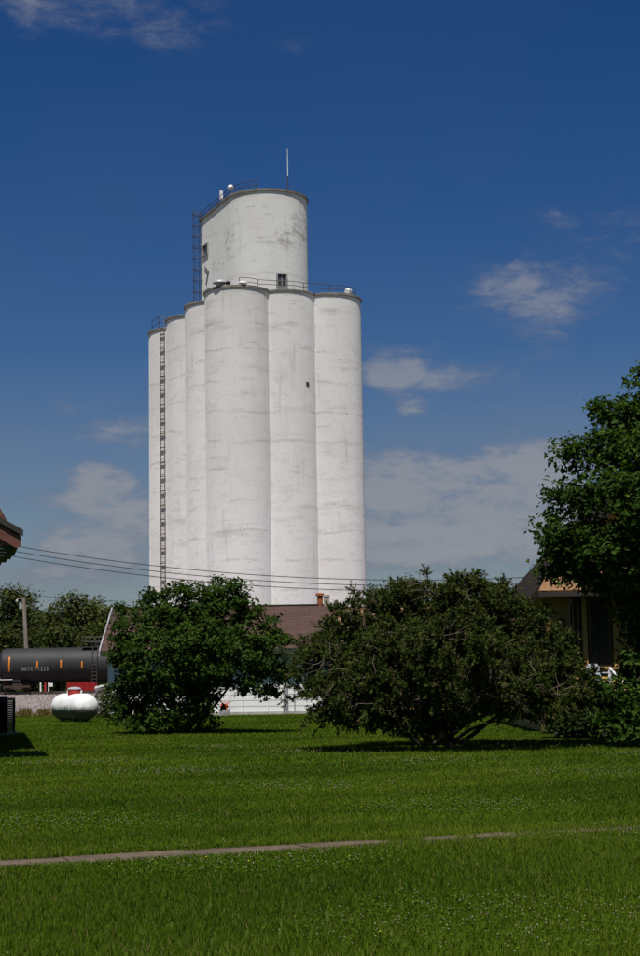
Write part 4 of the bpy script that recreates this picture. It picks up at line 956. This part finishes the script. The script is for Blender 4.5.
def limbs(root, base, targets, r0, rs, name='limb', mat='bark', wob=.12, n=7):
    base = Vector(base)
    for t in targets:
        t = Vector(t); pts = []; ln = (t - base).length
        for i in range(n):
            k = i / (n - 1); p = base.lerp(t, k) + Vector((rs.normal() * wob * ln * .12, rs.normal() * wob * ln * .12, .10 * ln * math.sin(math.pi * k) * .6 * (1 if t.z > base.z else .3))) * (0 if i in (0, n - 1) else 1); pts.append(p)
        MB().tube(pts, [r0 * (1 - .82 * i / (n - 1)) for i in range(n)], 7).build(name, mat, root, smooth=True)

def px_blobs(items, Y0, o):
    """(px, py, rx_px, ry_px, dy) -> local blobs; depth radius follows the width"""
    out = []
    for (px, py, rx, ry, dy) in items:
        Yb = Y0 + dy; c = at(px, py, Yb); s = Yb / F
        out.append(((c.x - o.x, c.y - o.y, c.z - o.z), (rx * s, (rx + ry) * .5 * s, ry * s)))
    return out

def left_bush():
    o = gp(185, 733); Y0 = o.y; rs = np.random.default_rng(3)
    root = empty('leafy_bush', o); tag(root, 'round dark green leafy bush in front of the white shed', 'bush')
    items = [(132, 632, 22, 25, -.3), (160, 612, 25, 24, .2), (195, 610, 30, 25, 0), (225, 606, 24, 23, .3), (252, 625, 26, 25, 0), (268, 652, 21, 25, -.2), (272, 676, 17, 17, 0), (245, 660, 28, 30, -.7), (200, 650, 42, 34, -.9), (150, 660, 32, 34, -.8),
             (135, 690, 26, 30, -.4), (160, 705, 38, 28, -.6), (200, 705, 22, 28, -.3), (128, 716, 18, 14, -.4), (145, 720, 26, 11, -.8), (265, 692, 10, 9, .1), (235, 682, 16, 13, -.2), (180, 685, 40, 30, .9), (190, 640, 45, 35, 1.2), (180, 592, 12, 12, .1), (215, 590, 12, 13, .2), (236, 590, 10, 10, .1), (150, 594, 9, 10, .1), (115, 652, 9, 12, 0), (122, 610, 8, 9, 0), (285, 640, 7, 8, 0)]
    B = px_blobs(items, Y0, o)
    V, C = foliage(B, 1050, 34, .138, rs, (.014, .036, .004), (.055, .105, .012), sig=.125, up=.55, shell=(.35, 1.10), zmin=.05, yellow=.012)
    tag(np_mesh('crown', V, 6, 'leaf', C, root, faces=np.arange(len(V)).reshape(-1, 3)), 'dense dark green leaves')
    for i, (dx, dy) in enumerate(((-.5, 0), (-.2, .2), (.1, -.1), (.35, .15), (-.05, .3), (.2, .3))):
        b = [Vector(B[j][0]) for j in (i, (i * 3 + 4) % len(items))]
        limbs(root, (dx, dy, -.05), b, .055, rs, 'stem', 'bark')
left_bush()

def right_tree():
    Y0 = 36.0; o = Vector((at(735, 700, Y0).x, Y0, 0)); rs = np.random.default_rng(11)
    root = empty('broadleaf_tree', o); tag(root, 'big broadleaf tree filling the right edge of the frame', 'tree')
    items = [(655, 408, 26, 24, 0), (625, 425, 28, 24, 0.3), (610, 412, 15, 14, 0), (598, 405, 8, 7, 0), (655, 450, 45, 32, -0.8), (610, 450, 28, 20, -0.4), (582, 455, 22, 15, 0), (566, 452, 10, 8, 0), (600, 490, 34, 22, -0.6), (570, 500, 22, 14, 0.2), (555, 492, 9, 7, 0), (640, 500, 45, 32, -1.2),
             (580, 535, 30, 22, -0.3), (562, 550, 17, 16, 0), (555, 520, 10, 9, 0.1), (620, 545, 34, 24, -0.9), (585, 562, 26, 15, 0.2), (610, 575, 26, 14, 0), (640, 560, 40, 34, -0.5), (632, 588, 22, 14, 0.3), (650, 615, 34, 24, 0), (634, 598, 14, 9, .5), (645, 376, 13, 14, .1), (612, 590, 16, 9, .3), (640, 640, 14, 12, .3), (590, 580, 16, 9, .3), (668, 408, 26, 26, 0.3), (690, 640, 40, 40, 0), (634, 682, 14, 12, 0.2), (628, 700, 16, 22, -0.6), (640, 660, 22, 20, -0.3), (645, 720, 26, 24, -0.5), (624, 738, 16, 14, -0.9), (638, 742, 16, 12, -1.0), (612, 728, 10, 10, -0.7), (608, 690, 12, 12, -0.3), (615, 715, 12, 14, -0.5), (570, 575, 14, 9, 0.1), (598, 590, 14, 8, 0), (550, 555, 9, 8, 0), (552, 572, 13, 10, .3), (556, 545, 15, 13, .3), (550, 530, 10, 9, .2), (566, 560, 14, 12, .6), (632, 748, 12, 8, -0.8),
             (718, 375, 55, 50, 0), (664, 385, 18, 18, .2), (770, 340, 65, 60, 0.5), (820, 350, 60, 60, 0), (720, 420, 60, 60, 1.5), (780, 430, 80, 70, -1.5), (860, 450, 60, 70, 0.5), (700, 520, 60, 55, -1.8), (780, 560, 80, 50, 1.8), (700, 620, 50, 40, 0.8), (850, 560, 60, 50, -0.5), (670, 680, 30, 30, 0.4), (740, 480, 70, 60, 3), (680, 570, 50, 40, 2.5)]
    B = px_blobs(items, Y0, o)
    V, C = foliage(B, 3700, 26, .15, rs, (.014, .036, .004), (.056, .108, .012), sig=.165, up=.55, shell=(.3, 1.06), zmin=.15, yellow=.015)
    tag(np_mesh('crown', V, 6, 'leaf', C, root, faces=np.arange(len(V)).reshape(-1, 3)), 'green leaves in loose layered clumps')
    MB().tube([(0, 0, -.2), (.05, 0, .5), (0, .1, 1.6), (.1, 0, 3.0), (0, 0, 5.0), (.1, 0, 7.5)], [.42, .34, .30, .26, .18, .08], 14).build('trunk', 'bark', root, smooth=True)
    limbs(root, (0, .05, 2.6), [B[j][0] for j in (0, 3, 8, 12, 20, 24)], .11, rs); limbs(root, (.02, .02, 4.2), [B[j][0] for j in (1, 5, 6, 29, 31, 34, 35)], .12, rs); limbs(root, (0, .05, 1.5), [B[j][0] for j in (25, 23, 38)], .07, rs)
right_tree()

def juniper():
    o = gp(445, 749); Y0 = o.y; rs = np.random.default_rng(5)
    root = empty('juniper_bush', o); tag(root, 'broad shaggy brownish green juniper with bare twigs right of the white shed', 'juniper bush')
    items = [(345, 640, 26, 22, 0), (325, 668, 20, 20, -.3), (335, 698, 24, 20, -.6), (375, 625, 26, 24, .2), (400, 610, 24, 20, .4), (430, 612, 26, 24, .2), (465, 605, 30, 24, 0), (495, 612, 28, 22, .3), (520, 630, 26, 22, .2), (545, 655, 26, 24, 0), (565, 690, 26, 24, .2), (540, 700, 34, 22, -.4), (500, 680, 42, 34, -.8), (450, 660, 50, 40, -1.0), (400, 665, 42, 36, -.9), (360, 685, 36, 32, -.8),
             (400, 710, 44, 24, -.6), (350, 718, 28, 12, -.7), (450, 710, 40, 24, -.6), (500, 720, 34, 12, -.2), (585, 708, 16, 16, .3), (470, 650, 60, 45, .9), (400, 650, 50, 40, 1.0), (530, 670, 40, 35, 1.0), (352, 612, 8, 9, 0), (366, 607, 8, 8, .1), (430, 590, 6, 8, 0), (470, 590, 14, 8, 0), (485, 594, 14, 8, 0), (310, 655, 9, 8, 0), (308, 690, 8, 8, -.2)]
    B = px_blobs(items, Y0, o); rsn = rs
    # plumes: arching branchlets clad in short needle-covered shoots
    B = [((c[0], c[1] * 1.7, c[2]), (r_[0], r_[1] * 1.35, r_[2])) for c, r_ in B]
    vol = np.array([b[1][0] * b[1][2] for b in B]); vol /= vol.sum(); P, D, Cc = [], [], []
    for (c, rd), v in zip(B, vol):
        k = max(5, int(2400 * v)); d = rs.normal(size=(k, 3)); d /= np.linalg.norm(d, axis=1, keepdims=True)
        p0 = np.array(c) + d * np.array(rd) * (0.30 + .66 * rs.random((k, 1)) ** .6)
        ax = d * .9 + rs.normal(size=(k, 3)) * .35 + np.array([0, 0, .45]) + np.stack([p0[:, 0] * .15, p0[:, 1] * .15, np.zeros(k)], -1); ax /= np.linalg.norm(ax, axis=1, keepdims=True)
        ln_ = rs.uniform(.22, .55, (k, 1)); ms = 13; qk = rs.random(k)
        for j in range(ms):
            f_ = (j + rs.random((k, 1))) / ms
            p = p0 + ax * ln_ * f_ - np.array([0, 0, .10]) * f_ ** 2 * ln_ / .4 + rs.normal(size=(k, 3)) * .022
            out = ax * .9 + rs.normal(size=(k, 3)) * .55; out /= np.linalg.norm(out, axis=1, keepdims=True)
            P.append(p); D.append(out); Cc.append(np.clip(qk * .7 + .3 * f_[:, 0], 0, 1))
    P, D, q = np.concatenate(P), np.concatenate(D), np.concatenate(Cc)
    skirt = .46 + .10 * np.sin(P[:, 0] * 2.3) + .28 * np.clip(P[:, 0] / 1.5, 0, 1)
    k = P[:, 2] > skirt; P, D, q = P[k], D[k], q[k]; n = len(P); m = 15
    t = np.linspace(0, 1, m)[None, :] * np.ones((n, 1)); ln = rs.uniform(.08, .20, (n, 1))
    pos = P[:, None] + D[:, None] * (t * ln)[..., None] + np.array([0, 0, -.03]) * (t ** 2)[..., None]
    pos = pos.reshape(-1, 3) + rs.normal(size=(n * m, 3)) * .008
    nd = np.repeat(D, m, 0) * .8 + rs.normal(size=(n * m, 3)) * .75; nd /= np.linalg.norm(nd, axis=1, keepdims=True)
    sd = np.cross(nd, rs.normal(size=nd.shape)); sd /= np.linalg.norm(sd, axis=1, keepdims=True) + 1e-9
    sz = rs.uniform(.04, .088, (n * m, 1)); w = sz * .25
    V = np.stack([pos - sd * w, pos + sd * w, pos + nd * sz], 1).reshape(-1, 3)
    ta = (t.ravel() > .65) * .25; qq = np.clip(np.repeat(q, m) * .6 + ta + rs.random(n * m) * .25, 0, 1)[:, None]
    C = (1 - qq) * np.array([[.014, .026, .004]]) + qq * np.array([[.060, .082, .013]])
    br = (np.repeat(rs.random(n), m) < .07)[:, None]; C = np.where(br, np.array([[.085, .058, .032]]) * rs.uniform(.6, 1.2, (n * m, 1)), C)
    tag(np_mesh('foliage', V, 3, 'needle', np.repeat(C, 3, 0), root), 'shaggy olive green needles')
    # stems and bare twigs
    for i in range(7):
        b = [Vector(B[j][0]) for j in ((i * 2) % 21, (i * 3 + 7) % 21)]; limbs(root, (rs.uniform(-.5, .5), rs.uniform(.9, 1.5), -.03), b, .065, rs, 'stem', 'bark')
    tw = MB(); spots = [(490, 690), (505, 680), (520, 688), (480, 700), (515, 700), (530, 672), (498, 668), (470, 690), (455, 668), (420, 690), (345, 680), (330, 660), (380, 650), (350, 705), (400, 720), (535, 705), (510, 715), (548, 690), (440, 720), (375, 700), (560, 712), (425, 590), (436, 586), (368, 610), (470, 592), (410, 660), (440, 640)]
    for (px, py) in spots:
        for _ in range(6):
            p = at(px + rs.normal() * 9, py + rs.normal() * 6, Y0 - rs.uniform(1.2, 2.7) * (1 if 600 < py < 712 else .15)) - o; d = Vector((rs.normal() * .7, -.25 + rs.normal() * .3, rs.normal() * .45 + .1)).normalized(); pts = [p]
            for j in range(4): d = (d + Vector(rs.normal(size=3)) * .28).normalized(); pts.append(pts[-1] + d * rs.uniform(.07, .19))
            if min(q.z for q in pts) < .02: continue
            tw.tube(pts, [.008, .007, .006, .004, .002], 4)
            s = pts[2]; d2 = (d + Vector(rs.normal(size=3)) * .8).normalized(); tw.tube([s, s + d2 * .14, s + d2 * .25 + Vector((0, 0, .02))], [.006, .005, .002], 4)
    tag(tw.build('bare_twigs', 'dead_twig', root), kind='stuff')
juniper()

def clover():
    rs = np.random.default_rng(77); n = 90000; y = 8 + 18 * rs.random(n); x = rs.uniform(-1, 1, n) * (.22 * y + 1)
    k = (np.sin(x * 1.1 + .6 * y) + np.sin(y * 1.3 - x * .45 + 1) + rs.normal(0, .35, n)) > .75; x, y = x[k], y[k]
    d = (x - PA.x) * PN.x + (y - PA.y) * PN.y; k = np.abs(d) > .38; x, y = x[k], y[k]; n = len(x)
    P = np.stack([x, y, lawn_z(x, y) + rs.uniform(.018, .045, n)], -1); Nn = np.array([[0, 0, 1.0]]) + rs.normal(size=(n, 3)) * .35; Nn /= np.linalg.norm(Nn, axis=1, keepdims=True)
    V = leaf_quads(P, Nn, rs.uniform(.014, .026, n) + .0004 * y, rs, aspect=.85); q = rs.random((n, 1)); C = (1 - q) * np.array([[.034, .078, .004]]) + q * np.array([[.085, .140, .009]])
    tag(np_mesh('clover_leaves', V, 6, 'grass_blade', np.repeat(C, 6, 0), faces=np.arange(len(V)).reshape(-1, 3)), 'patches of low clover leaves mixed into the lawn', 'clover', kind='stuff')
clover()

def shrub_by_house():
    o = gp(588, 738); rs = np.random.default_rng(21); root = empty('shrub', o); tag(root, 'low dark shrub below the yellow porch between juniper and tree', 'shrub')
    B = px_blobs([(562, 710, 16, 18, .2), (575, 712, 20, 18, 0), (572, 724, 22, 9, -.4), (595, 712, 16, 14, -.2), (612, 714, 15, 14, -.3), (588, 722, 26, 10, -.5), (630, 712, 16, 18, -.2)], o.y, o)
    V, C = foliage(B, 480, 24, .11, rs, (.012, .028, .006), (.032, .062, .014), sig=.14, zmin=.03)
    np_mesh('crown', V, 6, 'leaf', C, root, faces=np.arange(len(V)).reshape(-1, 3)); limbs(root, (0, 0, -.03), [b[0] for b in B], .03, rs, 'stem')
shrub_by_house()

def far_trees():
    def tree(px, Y, top, w, label, seed, lo, hi, grp, base_z=0.0, low=.15, ncl=520, leaf=.40):
        rs = np.random.default_rng(seed); b = at(px, 680, Y); root = empty('far_tree', (b.x, Y, base_z)); tag(root, label, 'tree', grp)
        s = Y / F; zt = at(px, top, Y).z - base_z; W = w * s; B = []
        for i in range(11):
            zz_ = zt * (low + (0.93 - low) * rs.random()); k = math.sin(math.pi * min(1, .18 + .72 * zz_ / zt)); a = rs.uniform(0, 6.28); rr_ = W * .62 * k * math.sqrt(rs.random())
            B.append(((rr_ * math.cos(a), rr_ * math.sin(a), zz_), (W * .40, W * .40, zt * .15)))
        B.append(((0, 0, zt * .86), (W * .42, W * .4, zt * .14))); B.append(((0, 0, zt * .5), (W * .6, W * .6, zt * .3)))
        V, C = foliage(B, ncl, 13, leaf, rs, lo, hi, sig=.42, up=.5, shell=(.35, 1.03), zmin=.1)
        np_mesh('crown', V, 6, 'leaf', C, root, faces=np.arange(len(V)).reshape(-1, 3))
        MB().tube([(0, 0, -.2), (.1, 0, zt * .35), (0, .1, zt * .8)], [.34, .24, .08], 9).build('trunk', 'bark', root, smooth=True)
    lo, hi = (.024, .038, .010), (.075, .100, .026); lo2, hi2 = (.034, .048, .014), (.105, .130, .040); g = 'trees behind the railway'
    tree(10, 186, 585, 36, 'dark tree behind the leaning utility pole', 31, lo, hi, g, ncl=760)
    tree(76, 184, 598, 36, 'pale green drooping tree between the utility pole and the shed', 32, lo2, hi2, g, ncl=760)
    tree(46, 196, 612, 24, 'small tree in the dip between the two taller trees', 33, lo2, hi2, g)
    tree(-28, 190, 590, 32, 'dark tree at the far left edge behind the train', 34, lo, hi, g)
    tree(112, 196, 610, 26, 'tree behind the left end of the shed roof', 35, lo, hi, g)
    tree(30, 194, 606, 26, 'tree filling the gap right behind the leaning utility pole', 36, lo, hi, g)
    tree(98, 190, 606, 26, 'tree showing just left of the shed gable', 37, lo2, hi2, g)
    tree(58, 192, 604, 24, 'tree rising above the middle of the tank car', 38, lo, hi, g)
    for i, (px, w) in enumerate(((2, 24), (34, 24), (62, 24), (92, 24))): tree(px, 176, 628, w, ('low shrubby tree above the left end of the tank car', 'low shrubby tree beside the leaning pole, above the lettering', 'low shrubby tree above the middle of the tank car', 'low shrubby tree above the tank car ladder')[i], 41 + i, lo, hi, g, low=.05, ncl=330)
    g = 'trees beyond the juniper'
    tree(408, 150, 584, 26, 'dark far tree topping the juniper just right of the silos', 51, lo, hi, g)
    tree(372, 160, 594, 18, 'small far tree at the right foot of the silos', 52, lo, hi, g)
    tree(448, 165, 594, 24, 'far tree behind the middle of the juniper', 53, lo, hi, g)
    tree(508, 150, 590, 22, 'far tree left of the yellow house roof', 54, lo, hi, g)
    tree(545, 160, 594, 24, 'far tree behind the yellow house', 55, lo, hi, g)
far_trees()

def weeds():
    rs = np.random.default_rng(9); P = []
    n = 2600; px = rs.uniform(8, 66, n); Yw = rs.uniform(77.5, 84, n)
    x = (px - 320) / F * Yw; h = rs.uniform(.12, .42, n) * (0.4 + .6 * (np.sin(px * .33) > -.2)); a = rs.uniform(0, 6.28, n); w = .035
    z = np.full(n, -.02); V = np.stack([np.stack([x - w * np.cos(a), Yw - w * np.sin(a), z], -1), np.stack([x + w * np.cos(a), Yw + w * np.sin(a), z], -1), np.stack([x + rs.normal(size=n) * .1, Yw + rs.normal(size=n) * .1, z + h], -1)], 1)
    C = np.array([[.23, .15, .06]]) * rs.uniform(.5, 1.2, (n, 1)); C = np.where((rs.random(n) < .35)[:, None], np.array([[.05, .07, .02]]), C)
    tag(np_mesh('dry_weeds', V.reshape(-1, 3), 3, 'grass_blade', np.repeat(C, 3, 0)), 'dry yellowish weeds along the foot of the gravel bank', 'weeds', kind='stuff')
    o = gp(105, 718); root = empty('weed_bush', o); tag(root, 'low green weedy bush between the propane tank and the leafy bush', 'bush')
    B = px_blobs([(104, 704, 9, 12, 0), (114, 698, 12, 14, .5), (100, 714, 7, 6, 0), (124, 706, 12, 12, .3)], o.y, o)
    V, C = foliage(B, 130, 18, .12, rs, (.02, .036, .01), (.06, .085, .025), sig=.16, zmin=.02); np_mesh('crown', V, 6, 'leaf', C, root, faces=np.arange(len(V)).reshape(-1, 3)); limbs(root, (0, 0, -.03), [b[0] for b in B], .02, rs, 'stem')
weeds()

SC.render.engine = 'CYCLES'
